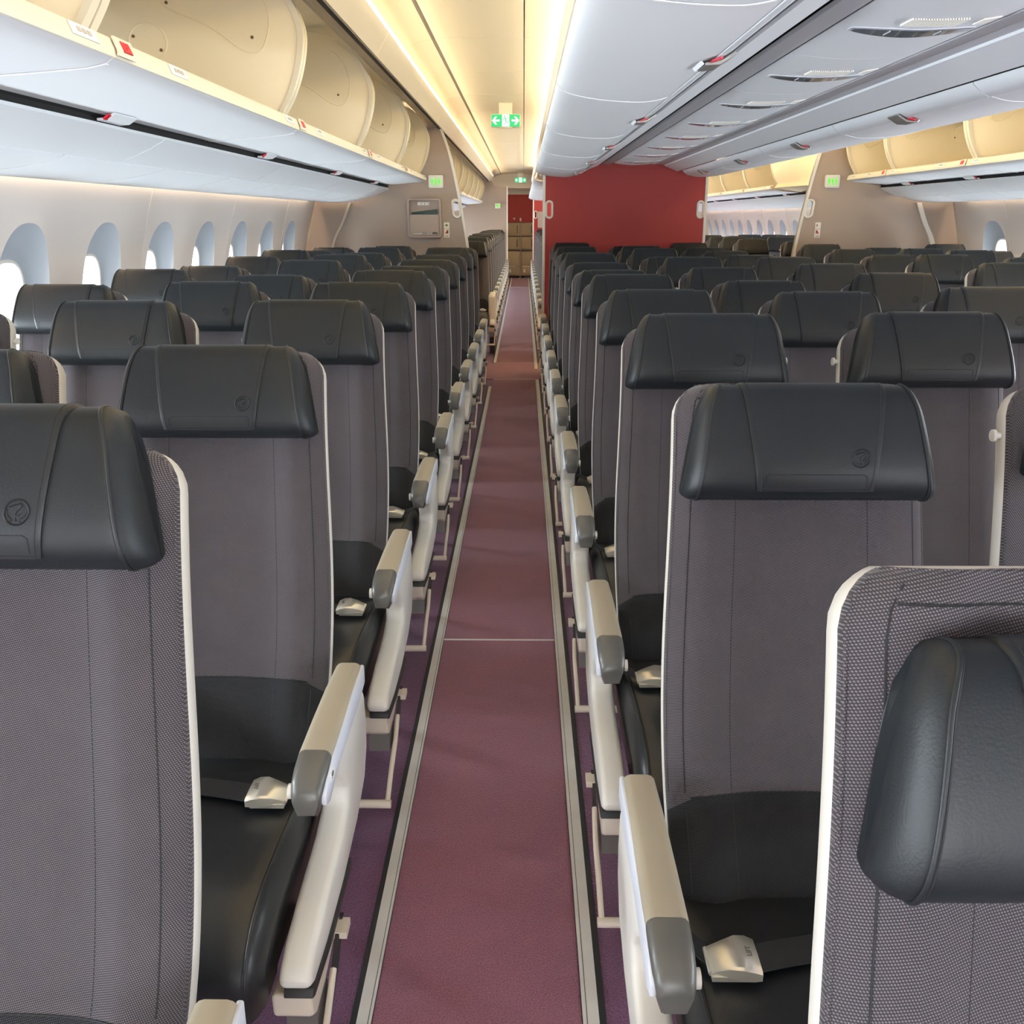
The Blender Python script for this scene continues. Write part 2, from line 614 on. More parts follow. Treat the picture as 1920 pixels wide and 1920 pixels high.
def make_head_cover():
    """Leather flap laid over the headrest, with stitched border, an embossed panel and an embossed round crest."""
    mb = MB()
    path = catmull(list(reversed(HP[3:13])), 4)
    L = [0.0]
    for a, b in zip(path, path[1:]):
        L.append(L[-1] + sqrt((a[0] - b[0]) ** 2 + (a[1] - b[1]) ** 2))

    def at(b):
        d = b * L[-1]
        for i in range(len(L) - 1):
            if d <= L[i + 1] + 1e-9:
                f = (d - L[i]) / (L[i + 1] - L[i])
                return path[i][0] + (path[i + 1][0] - path[i][0]) * f, path[i][1] + (path[i + 1][1] - path[i][1]) * f
        return path[-1]

    def pt(a, b, off=0.0025):
        n, s = at(min(max(b, 0), 1))
        x = a * (0.104 - 0.022 * max(0.0, (b - 0.22) / 0.78))
        n0, s0 = at(max(0, b - 0.02))
        n1, s1 = at(min(1, b + 0.02))
        dn, ds = n1 - n0, s1 - s0
        l = sqrt(dn * dn + ds * ds) or 1
        return head_pt(x / hw_head(s), n - ds / l * off, s + dn / l * off)
    av = [-1.0, -1.0, -0.97, -0.9, -0.5, 0, 0.5, 0.9, 0.97, 1.0, 1.0]
    nb = 34

    def fn(i, j):
        edge = i in (0, len(av) - 1) or j == nb - 1
        b = min(j, nb - 2) / (nb - 2)
        return pt(av[i], b, -0.001 if edge else (0.0022 if abs(av[i]) > 0.99 else 0.0032))
    mb.grid(fn, len(av), nb)
    for s in (-1, 1):
        mb.tube([pt(s * 0.93, k / 30, 0.0030) for k in range(31)], 0.0008, 5, 1)
    mb.tube([pt(-0.93 + 1.86 * k / 20, 0.985, 0.0030) for k in range(21)], 0.0008, 5, 1)
    rect = [(-0.86, 0.97), (-0.84, 0.90), (-0.78, 0.885), (0.78, 0.885), (0.84, 0.90), (0.86, 0.97)]
    rp = []
    for (a0, b0), (a1, b1) in zip(rect, rect[1:]):
        rp += [pt(a0 + (a1 - a0) * k / 6, b0 + (b1 - b0) * k / 6, 0.0030) for k in range(6)]
    mb.tube(rp + [pt(0.86, 0.97, 0.003)], 0.0010, 5, 1)
    # embossed crest: ring, bent neck, two wing arcs
    ca, cb, rr = 0.70, 0.775, 0.0125
    sb = 1 / L[-1]

    def em(x, z):
        return pt(ca + x * rr / 0.088, cb - z * rr * sb, 0.0034)
    mb.tube([em(cos(2 * pi * k / 28), sin(2 * pi * k / 28)) for k in range(28)], 0.0011, 6, 0, closed=True)
    mb.tube([em(*p) for p in catmull([(-0.62, 0.42), (-0.2, 0.60), (0.28, 0.66), (0.36, 0.42), (0.02, 0.10), (-0.08, -0.25)], 5)], 0.0010, 5, 0)
    mb.tube([em(*p) for p in catmull([(-0.78, 0.2), (-0.72, -0.2), (-0.42, -0.52)], 5)], 0.0009, 5, 0)
    mb.tube([em(*p) for p in catmull([(0.78, 0.2), (0.70, -0.2), (0.42, -0.52)], 5)], 0.0009, 5, 0)
    mb.tube([em(*p) for p in catmull([(0.5, 0.45), (0.44, 0.0), (0.16, -0.3)], 5)], 0.0008, 5, 0)
    for st in ([(-0.36, -0.42), (-0.32, -0.72), (-0.46, -0.66)], [(-0.14, -0.74), (-0.04, -0.42), (0.08, -0.74)], [(0.24, -0.42), (0.24, -0.74), (0.40, -0.74)]):
        mb.tube([em(*p) for p in st], 0.0006, 5, 0)
    return mb.mesh('head_cover', ['leather', 'seam'], 60)


# seat cushion -----------------------------------------------------------
CP = catmull([(-0.03, 0.405), (-0.12, 0.418), (-0.24, 0.426), (-0.36, 0.430), (-0.44, 0.428), (-0.50, 0.412), (-0.538, 0.378), (-0.550, 0.335), (-0.540, 0.290)], 5)


def cush_pt(u, k, off=0.0):
    y, z = CP[k]
    a, b = CP[max(0, k - 1)], CP[min(len(CP) - 1, k + 1)]
    dy, dz = b[0] - a[0], b[1] - a[1]
    l = sqrt(dy * dy + dz * dz)
    ny, nz = dz / l, -dy / l
    if nz < 0 and ny > 0:
        ny, nz = -ny, -nz
    au = abs(u)
    d = 0.006 * (1 - u * u) + off
    if au > 0.90:
        d -= 0.034 * ((au - 0.90) / 0.10) ** 1.7
    return (u * (0.209 - 0.004 * k / len(CP)), y + ny * d, z + nz * d)


def make_cushion():
    mb = MB()
    us = [-1, -1, -0.992, -0.98, -0.965, -0.945, -0.92, -0.90, -0.7, -0.35, 0, 0.35, 0.7, 0.90, 0.92, 0.945, 0.965, 0.98, 0.992, 1, 1]
    n = len(CP)

    def fn(i, j):
        low = i in (0, len(us) - 1)
        y, z = CP[j]
        if low:
            return (us[i] * 0.203, max(y, -0.515), min(z - 0.075, 0.345) if y > -0.45 else 0.30)
        return cush_pt(us[i], j)
    mb.grid(fn, len(us), n)
    mb.box(-0.20, 0.20, -0.51, -0.04, 0.30, 0.34)
    for s in (-1, 1):
        mb.tube([cush_pt(s * 0.90, k, 0.0008) for k in range(n)], 0.0022, 6, 0)
        mb.tube([cush_pt(s * 0.88, k, 0.0008) for k in range(n)], 0.0009, 5, 1)
    return mb.mesh('seat_cushion', ['leather_dark', 'seam'], 60)


# aisle side pieces --------------------------------------------------------
def arm_ring(y, zt, zb, w0, w1, xc):
    """Rounded-top section of an armrest."""
    h = zt - zb
    r = min(0.014, h * 0.4)
    pts = [(-w1, zb), (-w0, zt - r)]
    pts += [(-w0 + r * (1 - cos(a)), zt - r + r * sin(a)) for a in (0.5, 1.0, 1.45)]
    pts = pts + [(-x, z) for x, z in reversed(pts)]
    return [(xc + x, y, z) for x, z in pts]


def make_armrest(xc):
    mb = MB()
    rg = [(0.0, 0.572, 0.540, 0.022, 0.021), (-0.004, 0.579, 0.536, 0.0245, 0.022), (-0.10, 0.582, 0.534, 0.0255, 0.0225), (-0.20, 0.581, 0.533, 0.0260, 0.0230), (-0.30, 0.578, 0.532, 0.0265, 0.0235)]
    mb.rings([arm_ring(y, a, b, w0, w1, xc) for y, a, b, w0, w1 in rg])
    return mb.mesh('armrest_pad', ['armpad'], 50)


def make_armcap(xc):
    mb = MB()
    rg = [(-0.3015, 0.5775, 0.530, 0.0265, 0.0235), (-0.335, 0.573, 0.520, 0.0262, 0.0225), (-0.358, 0.566, 0.510, 0.0248, 0.0175), (-0.371, 0.556, 0.508, 0.0228, 0.0150), (-0.378, 0.545, 0.513, 0.0195, 0.0125)]
    mb.rings([arm_ring(y, a, b, w0, w1, xc) for y, a, b, w0, w1 in rg])
    return mb.mesh('armrest_end_cap', ['armcap'], 50)


def make_armcover(s, xc):
    poly = [(0.004, 0.572), (-0.10, 0.573), (-0.27, 0.566), (-0.30, 0.566), (-0.335, 0.556), (-0.362, 0.538), (-0.360, 0.518), (-0.335, 0.508), (-0.29, 0.518), (-0.20, 0.524), (-0.06, 0.526), (0.004, 0.536)]
    return MB().plate(poly, 'x', xc + s * 0.019, xc + s * 0.0275).mesh('armrest_side_cover', ['armside'], 40, 0.003, 2)


def make_side_panel(s):
    poly = [(-0.006, 0.530), (-0.16, 0.530), (-0.262, 0.522), (-0.250, 0.500), (-0.205, 0.462), (-0.182, 0.430), (-0.192, 0.404), (-0.25, 0.388), (-0.38, 0.376), (-0.47, 0.362), (-0.508, 0.346), (-0.516, 0.325), (-0.490, 0.310), (-0.40, 0.302), (-0.26, 0.304), (-0.12, 0.322), (-0.03, 0.352), (0.008, 0.40), (0.016, 0.45), (0.008, 0.51)]
    return MB().plate(poly, 'x', s * 0.220, s * 0.2675).mesh('side_panel', ['white'], 40, 0.015, 4)


def make_nose(s):
    mb = MB()
    mb.plate([(-0.505, 0.318), (-0.512, 0.306), (-0.498, 0.298), (-0.38, 0.284), (-0.20, 0.290), (-0.20, 0.306), (-0.40, 0.304)], 'x', s * 0.226, s * 0.2685, 0)
    return mb.mesh('side_panel_strip', ['rubber'], 40, 0.002, 2)


def make_underbox(s):
    poly = [(-0.503, 0.303), (-0.500, 0.262), (-0.478, 0.246), (-0.42, 0.246), (-0.34, 0.262), (-0.28, 0.280), (-0.38, 0.286)]
    return MB().plate(poly, 'x', s * 0.205, s * 0.264).mesh('side_panel_foot', ['beige'], 40, 0.006, 3)


def make_bar(s):
    mb = MB()
    # dark outer blade with beige cap, then the luggage retaining bar down to a cross tube
    mb.plate([(-0.30, 0.275), (-0.345, 0.272), (-0.435, 0.215), (-0.455, 0.195), (-0.44, 0.190), (-0.36, 0.225)], 'x', s * 0.266, s * 0.272, 1)
    mb.box(min(s * 0.262, s * 0.284), max(s * 0.262, s * 0.284), -0.345, -0.31, 0.262, 0.274, 0)
    mb.plate([(-0.40, 0.250), (-0.47, 0.250), (-0.472, 0.200), (-0.44, 0.192), (-0.405, 0.21)], 'x', s * 0.215, s * 0.262, 2)
    pts = catmull([(s * 0.270, -0.39, 0.245), (s * 0.272, -0.46, 0.215), (s * 0.270, -0.52, 0.180), (s * 0.268, -0.578, 0.138)], 6)
    mb.tube(pts, 0.0055, 8, 0)
    mb.tube([(s * 0.276, -0.58, 0.134), (s * 0.05, -0.58, 0.134), (-s * 0.22, -0.58, 0.134)], 0.0095, 12, 0)
    return mb.mesh('luggage_bar', ['beige', 'rubber', 'steel'], 45)


def make_leg(x):
    mb = MB()
    mb.plate([(-0.40, 0.30), (-0.36, 0.30), (-0.43, 0.03), (-0.47, 0.0), (-0.52, 0.0), (-0.52, 0.02), (-0.47, 0.04)], 'x', x - 0.012, x + 0.012)
    mb.plate([(-0.12, 0.30), (-0.08, 0.30), (0.02, 0.03), (0.06, 0.0), (-0.06, 0.0), (-0.06, 0.02), (-0.02, 0.04)], 'x', x - 0.012, x + 0.012)
    mb.plate([(-0.42, 0.285), (-0.06, 0.285), (-0.06, 0.305), (-0.42, 0.305)], 'x', x - 0.010, x + 0.010)
    return mb.mesh('leg', ['steel'], 40, 0.003, 1)


def make_belt(s):
    """Webbing lying over the rear of the cushion, both halves."""
    mb = MB()

    def ribbon(pts, w, n=1):
        rs = []
        for (x, y, z) in pts:
            rs.append([(x, y - w, z), (x, y + w, z), (x, y + w, z + 0.0018), (x, y - w, z + 0.0018)])
        mb.rings(rs)
    bx = s * 0.143
    inner = catmull([(bx - s * 0.015, -0.226, 0.445), (bx - s * 0.07, -0.205, 0.440), (-s * 0.06, -0.175, 0.440), (-s * 0.16, -0.135, 0.438), (-s * 0.213, -0.09, 0.420)], 5)
    outer = catmull([(bx + s * 0.02, -0.222, 0.443), (s * 0.185, -0.195, 0.443), (s * 0.208, -0.15, 0.440), (s * 0.216, -0.11, 0.40)], 5)
    ribbon(inner, 0.024)
    ribbon(outer, 0.022)
    return mb.mesh('seat_belt', ['web'], 60)


LIFT = text_mb('LIFT', 0.0095)


def make_buckle(s):
    mb = MB()
    bx = s * 0.143
    # flared lift-lever lid: wide rounded end inwards, narrower mouth towards the aisle
    prof = [(-0.032, 0.031), (-0.020, 0.0325), (-0.006, 0.031), (0.010, 0.026), (0.024, 0.0235), (0.031, 0.0235)]
    rg = []
    for k, (x, w) in enumerate(prof):
        zt = 0.462 - 0.010 * ((x + 0.006) / 0.035) ** 2 + (0.001 if k in (1, 2) else 0)
        zb = 0.444
        row = [(-w, zb), (-w, zt - 0.003), (-w + 0.003, zt), (0, zt + 0.0012), (w - 0.003, zt), (w, zt - 0.003), (w, zb)]
        rg.append([(bx + s * x, -0.226 + y, z) for y, z in row])
    mb.rings(rg)
    # lower body and the tongue
    mb.box(min(bx - s * 0.026, bx + s * 0.030), max(bx - s * 0.026, bx + s * 0.030), -0.252, -0.200, 0.438, 0.445)
    mb.tube([(bx + s * 0.031, -0.248, 0.447), (bx + s * 0.031, -0.204, 0.447)], 0.0035, 8)
    vs, fs = LIFT
    mb.add([(bx - s * 0.020 - y, -0.226 + x, 0.4632 + z) if s < 0 else (bx - s * 0.020 + y, -0.226 - x, 0.4632 + z) for x, y, z in vs], fs, 1)
    return mb.mesh('belt_buckle', ['metal', 'steel'], 40)


def make_hook(s):
    y, z, ny, nz = spine(t_of_z(1.055))
    x0 = s * (half_w(z) + 0.002)
    mb = MB()
    mb.tube([(x0 - s * 0.004, y - ny * 0.045, z - nz * 0.045), (x0 + s * 0.008, y - ny * 0.045, z - nz * 0.045)], 0.005, 10)
    mb.tube([(x0 + s * 0.006, y - ny * 0.045, z - nz * 0.045), (x0 + s * 0.011, y - ny * 0.045, z - nz * 0.045)], 0.0092, 14)
    return mb.mesh('coat_hook', ['white'], 40)


def make_button(s):
    return MB().tube([(s * 0.218, -0.352, 0.538), (s * 0.212, -0.352, 0.538)], 0.0115, 14).mesh('recline_button', ['white'], 40)


ME = dict(backrest=make_backrest(), lower=make_lower_panel(), shell=make_shell(), head=make_headrest(), cover=make_head_cover(), cushion=make_cushion(), leg=make_leg(0.12), leg2=make_leg(-0.12))
AM = {}
for s in (-1, 1):
    AM[s] = dict(pad=make_armrest(s * 0.2425), cap=make_armcap(s * 0.2425), cover=make_armcover(s, s * 0.2425), panel=make_side_panel(s), strip=make_nose(s),
                 foot=make_underbox(s), bar=make_bar(s), belt=make_belt(s), buckle=make_buckle(s), hook=make_hook(s), button=make_button(s),
                 mpad=make_armrest(s * 0.2515), mcap=make_armcap(s * 0.2515))


def make_seat(name, label, group, aisle=0, mids=(), hooks=(), bsign=1):
    """aisle: side (-1/+1) with the fixed aisle armrest and white panel; mids: sides with a plain middle armrest."""
    r = thing(name, label, 'seat', (0, 0, 0), group)
    link('backrest', ME['backrest'], r, 'grey woven backrest')
    link('backrest_lower_panel', ME['lower'], r, 'darker woven lower backrest')
    link('back_shell', ME['shell'], r, 'white plastic back shell')
    h = link('headrest', ME['head'], r, 'black leather headrest')
    link('head_cover', ME['cover'], h)
    link('seat_cushion', ME['cushion'], r, 'black leather seat cushion')
    link('leg', ME['leg'], r)
    link('leg', ME['leg2'], r)
    if aisle:
        a = AM[aisle]
        o = link('armrest', a['pad'], r, 'beige padded armrest')
        link('end_cap', a['cap'], o)
        link('side_cover', a['cover'], o)
        link('recline_button', a['button'], o)
        p = link('side_panel', a['panel'], r, 'white curved aisle side panel')
        link('rubber_strip', a['strip'], p)
        link('panel_foot', a['foot'], p)
        link('luggage_bar', a['bar'], r)
    for s in mids:
        o = link('armrest', AM[s]['mpad'], r)
        link('end_cap', AM[s]['mcap'], o)
    b = AM[aisle or bsign]
    o = link('seat_belt', b['belt'], r)
    link('buckle', b['buckle'], o, 'cream metal lift-lever buckle')
    for s in hooks:
        link('coat_hook', AM[s]['hook'], r)
    return r


CAMX = 0.0
SX = dict(A=-1.57, B=-1.067, C=-0.562, D=0.415, E=0.918, F=1.421, H=2.422, J=2.927, K=3.430)
CFG = dict(A=(0, (-1, 1), (1,), 1), B=(0, (1,), (-1,), 1), C=(1, (), (-1,), 1), D=(-1, (1,), (1,), -1), E=(0, (1,), (-1,), -1), F=(1, (), (-1,), 1),
           H=(-1, (1,), (1,), -1), J=(0, (1,), (-1,), -1), K=(0, (1,), (-1,), -1))
PROTO = {}


def place(col, y, label, group, dz=None):
    if col not in PROTO:
        a, m, hk, bs = CFG[col]
        r = make_seat('airline_seat', label, group, a, m, hk, bs)
        PROTO[col] = r
        r.location = (SX[col], y, 0)
    else:
        r = dup(PROTO[col], (SX[col], y, 0), label, group)
        r['category'] = 'seat'
    if dz is None:
        dz = random.choice((0.0, 0.012, 0.018, 0.024, 0.030))
    for ch in r.children:
        if ch.name.startswith('headrest'):
            ch.location = HT * dz
    return r


YR, YL = 1.2225, 1.5835
HZ = {('C', 0): 0.045, ('C', 1): 0.006, ('C', 2): 0.024, ('C', 3): 0.020, ('C', 4): 0.020, ('B', 2): 0.022, ('B', 3): 0.022, ('D', 1): -0.040, ('D', 2): -0.002, ('D', 3): 0.024, ('D', 4): 0.022,
      ('E', 2): 0.026, ('E', 3): 0.028, ('E', 4): 0.016, ('B', 1): 0.0}
WHO = dict(A='window', B='middle', C='aisle', D='near-aisle', E='middle', F='far-aisle', H='aisle', J='middle', K='window')
for i in range(10):                                   # window block beside the near aisle, rows counted from its end wall
    for c in 'ABC':
        if (c == 'A' and i < 2) or (c == 'B' and i < 1):
            continue
        r = place(c, YL + (i - 1) * PITCH, f'grey {WHO[c]} seat with black headrest, {ORD[9 - i]} row from the magazine-pocket partition',
              'seats of the block before the magazine-pocket partition', HZ.get((c, i)))
        if (c, i) == ('C', 1):                        # the only seat whose row label can be read
            mb = MB().box(0.2695, 0.2705, -0.324, -0.300, 0.534, 0.550, 0)
            vs, fs = text_mb('50', 0.014)
            mb.add([(0.2708 + q_, -0.312 + p_, 0.542 + w_) for p_, w_, q_ in vs], fs, 1)
            arm = [ch for ch in r.children if ch.name.startswith('armrest')][0]
            mb.obj('row_label', ['paper', 'ink'], arm)
for j in range(1, 12):                                # centre block
    for c in 'DEF':
        if (c == 'E' and j < 2) or (c == 'F' and j < 4):
            continue
        place(c, YR + (j - 2) * PITCH, f'grey {WHO[c]} seat with black headrest, {ORD[11 - j]} row from the red partition',
              'seats of the centre block before the red partition', HZ.get((c, j)))
for i in range(5, 10):                                # block beyond the far aisle
    for c in 'HJK':
        if (c == 'J' and i < 6) or (c == 'K' and i < 7):
            continue
        place(c, YL + (i - 1) * PITCH, f'grey {WHO[c]} seat with black headrest, {ORD[9 - i]} row from the plain beige partition',
              'seats of the block before the plain beige partition')
YF = 10.298
for k in range(13):                                   # next cabin, seen past the partitions
    r = place('C', YF + k * PITCH, f'grey aisle seat beyond the magazine-pocket partition, {ORD[k]} row behind it', 'aisle seats beyond the magazine-pocket partition')
    if k == 0:
        cb = MB().plate([(0.0, 0.62), (-0.36, 0.62), (-0.40, 0.60), (-0.41, 0.30), (-0.37, 0.26), (0.0, 0.26)], 'x', 0.205, 0.275).obj('armrest_console', 'white', r, 40, 0.02, 4)
        MB().box(0.215, 0.268, -0.385, -0.02, 0.02, 0.262).obj('console_base', 'rubber', cb)
for k in range(3):
    for c in 'AB':
        place(c, YF + k * PITCH, f'grey {WHO[c]} seat beyond the magazine-pocket partition, {ORD[k]} row behind it', 'inner seats beyond the magazine-pocket partition')
for k in range(13):
    place('D', YF - 0.36 + k * PITCH, f'grey aisle seat beyond the red partition, {ORD[k]} row behind it', 'aisle seats beyond the red partition')
for k in range(5):
    for c in 'HJK':
        place(c, YF + k * PITCH, f'grey {WHO[c]} seat beyond the plain beige partition, {ORD[k]} row behind it', 'seats beyond the plain beige partition')

# ------------------------------------------------------------------ floor
Y0, Y1 = -7.0, 24.2
MB().box(-1.98, 3.84, Y0, Y1, -0.06, 0.0).obj('floor', 'carpet', kind='structure', label='purple cabin carpet under the seats')
seams = [Y0, 2.915, 8.34, 9.31, 14.8, 20.26, 23.3]
for mir in (0, 1):
    for a, b in zip(seams, seams[1:]):
        wide = a in (8.34,)
        x0, x1 = (-0.262, 0.108) if not wide else (-0.34, 0.17)
        mb = MB().box(x0, x1, a + 0.004, b - 0.004, 0.0, 0.006)
        if mir:
            mb.mirror()
        mb.obj('aisle_carpet', 'runner', kind='structure')
    for n, s in enumerate(seams[1:-1]):
        mb = MB().box(-0.262, 0.108, s - 0.004, s + 0.004, 0.0, 0.0075)
        if mir:
            mb.mirror()
        mb.obj('trim_%d' % (20 + 10 * mir + n), 'strip', kind='structure')
    t = 0
    for x0, x1, xd0, xd1, spans in ((-0.290, -0.264, -0.302, -0.290, ((Y0, 7.95), (9.34, 23.2))), (0.110, 0.139, 0.139, 0.152, ((Y0, 8.32), (8.93, 23.2)))):
        for a, b in spans:
            mb = MB().box(x0, x1, a, b, 0.0, 0.008, 0).box(xd0, xd1, a, b, 0.0, 0.0045, 1)
            xg = x0 + 0.020 if x0 < 0 else x0 + 0.007
            mb.box(xg, xg + 0.0012, a, b, 0.0, 0.0083, 1)
            if mir:
                mb.mirror()
            t += 1
            mb.obj('trim_%d' % (40 + 10 * mir + t), ['strip', 'stripdark'], kind='structure', bevel=0.0)

# ------------------------------------------------------------------ side walls with window recesses
WP = catmull([(-1.84, 0.0), (-1.90, 0.25), (-1.925, 0.55), (-1.925, 0.80), (-1.908, 1.0), (-1.875, 1.2), (-1.85, 1.3), (-1.82, 1.4), (-1.79, 1.5), (-1.772, 1.58)], 6)


def wall_x(z):
    for (x0, z0), (x1, z1) in zip(WP, WP[1:]):
        if z <= z1:
            return x0 + (x1 - x0) * (z - z0) / (z1 - z0)
    return WP[-1][0]


near_w = [3.655 + 0.70 * k for k in range(-15, 7)]
far_w = [10.75 + 0.70 * k for k in range(0, 14)]
WZ, WD = 1.02, 0.075


def in_window(y, z):
    return any(((abs(y - yc) / 0.205) ** 2.4 + (abs(z - 1.03) / 0.315) ** 2.4) < 1.0 for yc in near_w + far_w if abs(y - yc) < 0.21)


def side_wall(name, mir):
    ys = []
    y = Y0
    while y < Y1:
        ys.append(y)
        y += 0.10
    ys = [y for y in ys if not any(abs(y - c) < 0.245 for c in near_w + far_w)]
    for c in near_w + far_w:
        ys += [c - 0.243 + 0.0135 * k for k in range(37)]
    ys.append(Y1)
    js = [4.807 + 1.40 * k for k in range(-8, 3)] + [11.1 + 1.4 * k for k in range(8)]
    for j in js:
        ys += [j - 0.009, j - 0.004, j + 0.004, j + 0.009]
    ys = sorted(ys)
    zs = [0, 0.2, 0.4, 0.6] + [0.66 + 0.0155 * k for k in range(49)] + [1.44, 1.5, 1.54, 1.58]

    def fn(i, k):
        y, z = ys[i], zs[k]
        x = wall_x(z)
        if any(abs(y - j) < 0.0045 for j in js):
            x -= 0.006
        return (2 * XC - x if mir else x, y, z)
    mb = MB()
    mb.grid(fn, len(ys), len(zs))
    keep = [q for q, f in enumerate(mb.f) if not any(in_window(mb.v[p][1], mb.v[p][2]) for p in f)]
    mb.f, mb.mi = [mb.f[q] for q in keep], [0] * len(keep)
    mb.obj(name, ['wall'], kind='structure', smooth=30, label='beige grey cabin sidewall with oval window openings')


side_wall('wall_left', 0)
side_wall('wall_right', 1)


def superoval(a, b, n=36, e=2.6):
    out = []
    for k in range(n):
        t = 2 * pi * k / n
        c, s = cos(t), sin(t)
        out.append((a * (abs(c) ** (2 / e)) * (1 if c >= 0 else -1), b * (abs(s) ** (2 / e)) * (1 if s >= 0 else -1)))
    return out


DAY_W = 12.5


def window(n, yc, mir):
    def P(dy, dz, off):
        x = wall_x(WZ + dz) - WD + off
        return (2 * XC - x if mir else x, yc + dy, WZ + dz)
    mb = MB()
    oo, ii = superoval(0.205, 0.315, 56, 2.4), superoval(0.142, 0.187, 56, 2.6)

    def B(q, k):
        if k == 0 or k == 1:                  # flange lying on the wall panel
            g = 1.10 if k == 0 else 1.0
            dy, z, off = oo[q][0] * g, 1.03 + oo[q][1] * g, (0.0012 if k else 0.0004)
        else:
            t = (k - 1) / 8
            dy = oo[q][0] + (ii[q][0] - oo[q][0]) * t
            z = 1.03 + oo[q][1] + (ii[q][1] - 0.01 - oo[q][1]) * t
            off = -WD * (2.1 * t - 1.1 * t * t)
        x = wall_x(z) + off
        return (2 * XC - x if mir else x, yc + dy, z)
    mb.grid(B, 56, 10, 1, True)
    for q in range(56):                       # the flange keeps the wall's own finish
        mb.mi[q] = 2
    mb.tube([P(a, b, 0.004) for a, b in superoval(0.142, 0.187)], 0.007, 8, 0, closed=True)
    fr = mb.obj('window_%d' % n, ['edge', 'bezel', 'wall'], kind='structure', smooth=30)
    mb = MB()
    o = superoval(0.138, 0.183)
    vs = [P(0, 0, 0.006)] + [P(a, b, 0.006) for a, b in o] + [P(a, b, 0.003) for a, b in o]
    k = len(o)
    fs = [(0, 1 + i, 1 + (i + 1) % k) for i in range(k)] + [(1 + i, 1 + (i + 1) % k, 1 + k + (i + 1) % k, 1 + k + i) for i in range(k)]
    mb.add(vs, fs)
    mb.obj('pane', 'day', fr, kind='structure')
    ld = bpy.data.lights.new('daylight', 'AREA')
    ld.shape = 'ELLIPSE'
    ld.size, ld.size_y = 0.23, 0.35
    ld.energy = DAY_W
    ld.color = (0.82, 0.92, 1.0)
    ld.spread = radians(115)
    lo = bpy.data.objects.new('daylight', ld)
    COL.objects.link(lo)
    x = wall_x(WZ) - WD + 0.012
    lo.location = (2 * XC - x if mir else x, yc, WZ)
    lo.rotation_euler = (radians(90), 0, radians(-90 if not mir else 90))


n = 0
for mir in (0, 1):
    for yc in near_w + far_w:
        n += 1
        window(n, yc, mir)

# outer skin that keeps outside light out, end walls
sk = [(-1.90, -0.10), (-2.06, 0.3), (-2.10, 0.9), (-2.04, 1.5), (-1.85, 2.0), (-1.5, 2.42), (-0.9, 2.62), (XC, 2.70)]
sk = sk + [(2 * XC - x, z) for x, z in reversed(sk[:-1])]
MB().sheet(sk, Y0, Y1 + 0.1, -0.02).obj('wall_outer', 'wall', kind='structure')
MB().box(-2.1, 2 * XC + 2.1, Y1, Y1 + 0.05, 0, 2.7).obj('wall_back', 'part', kind='structure')

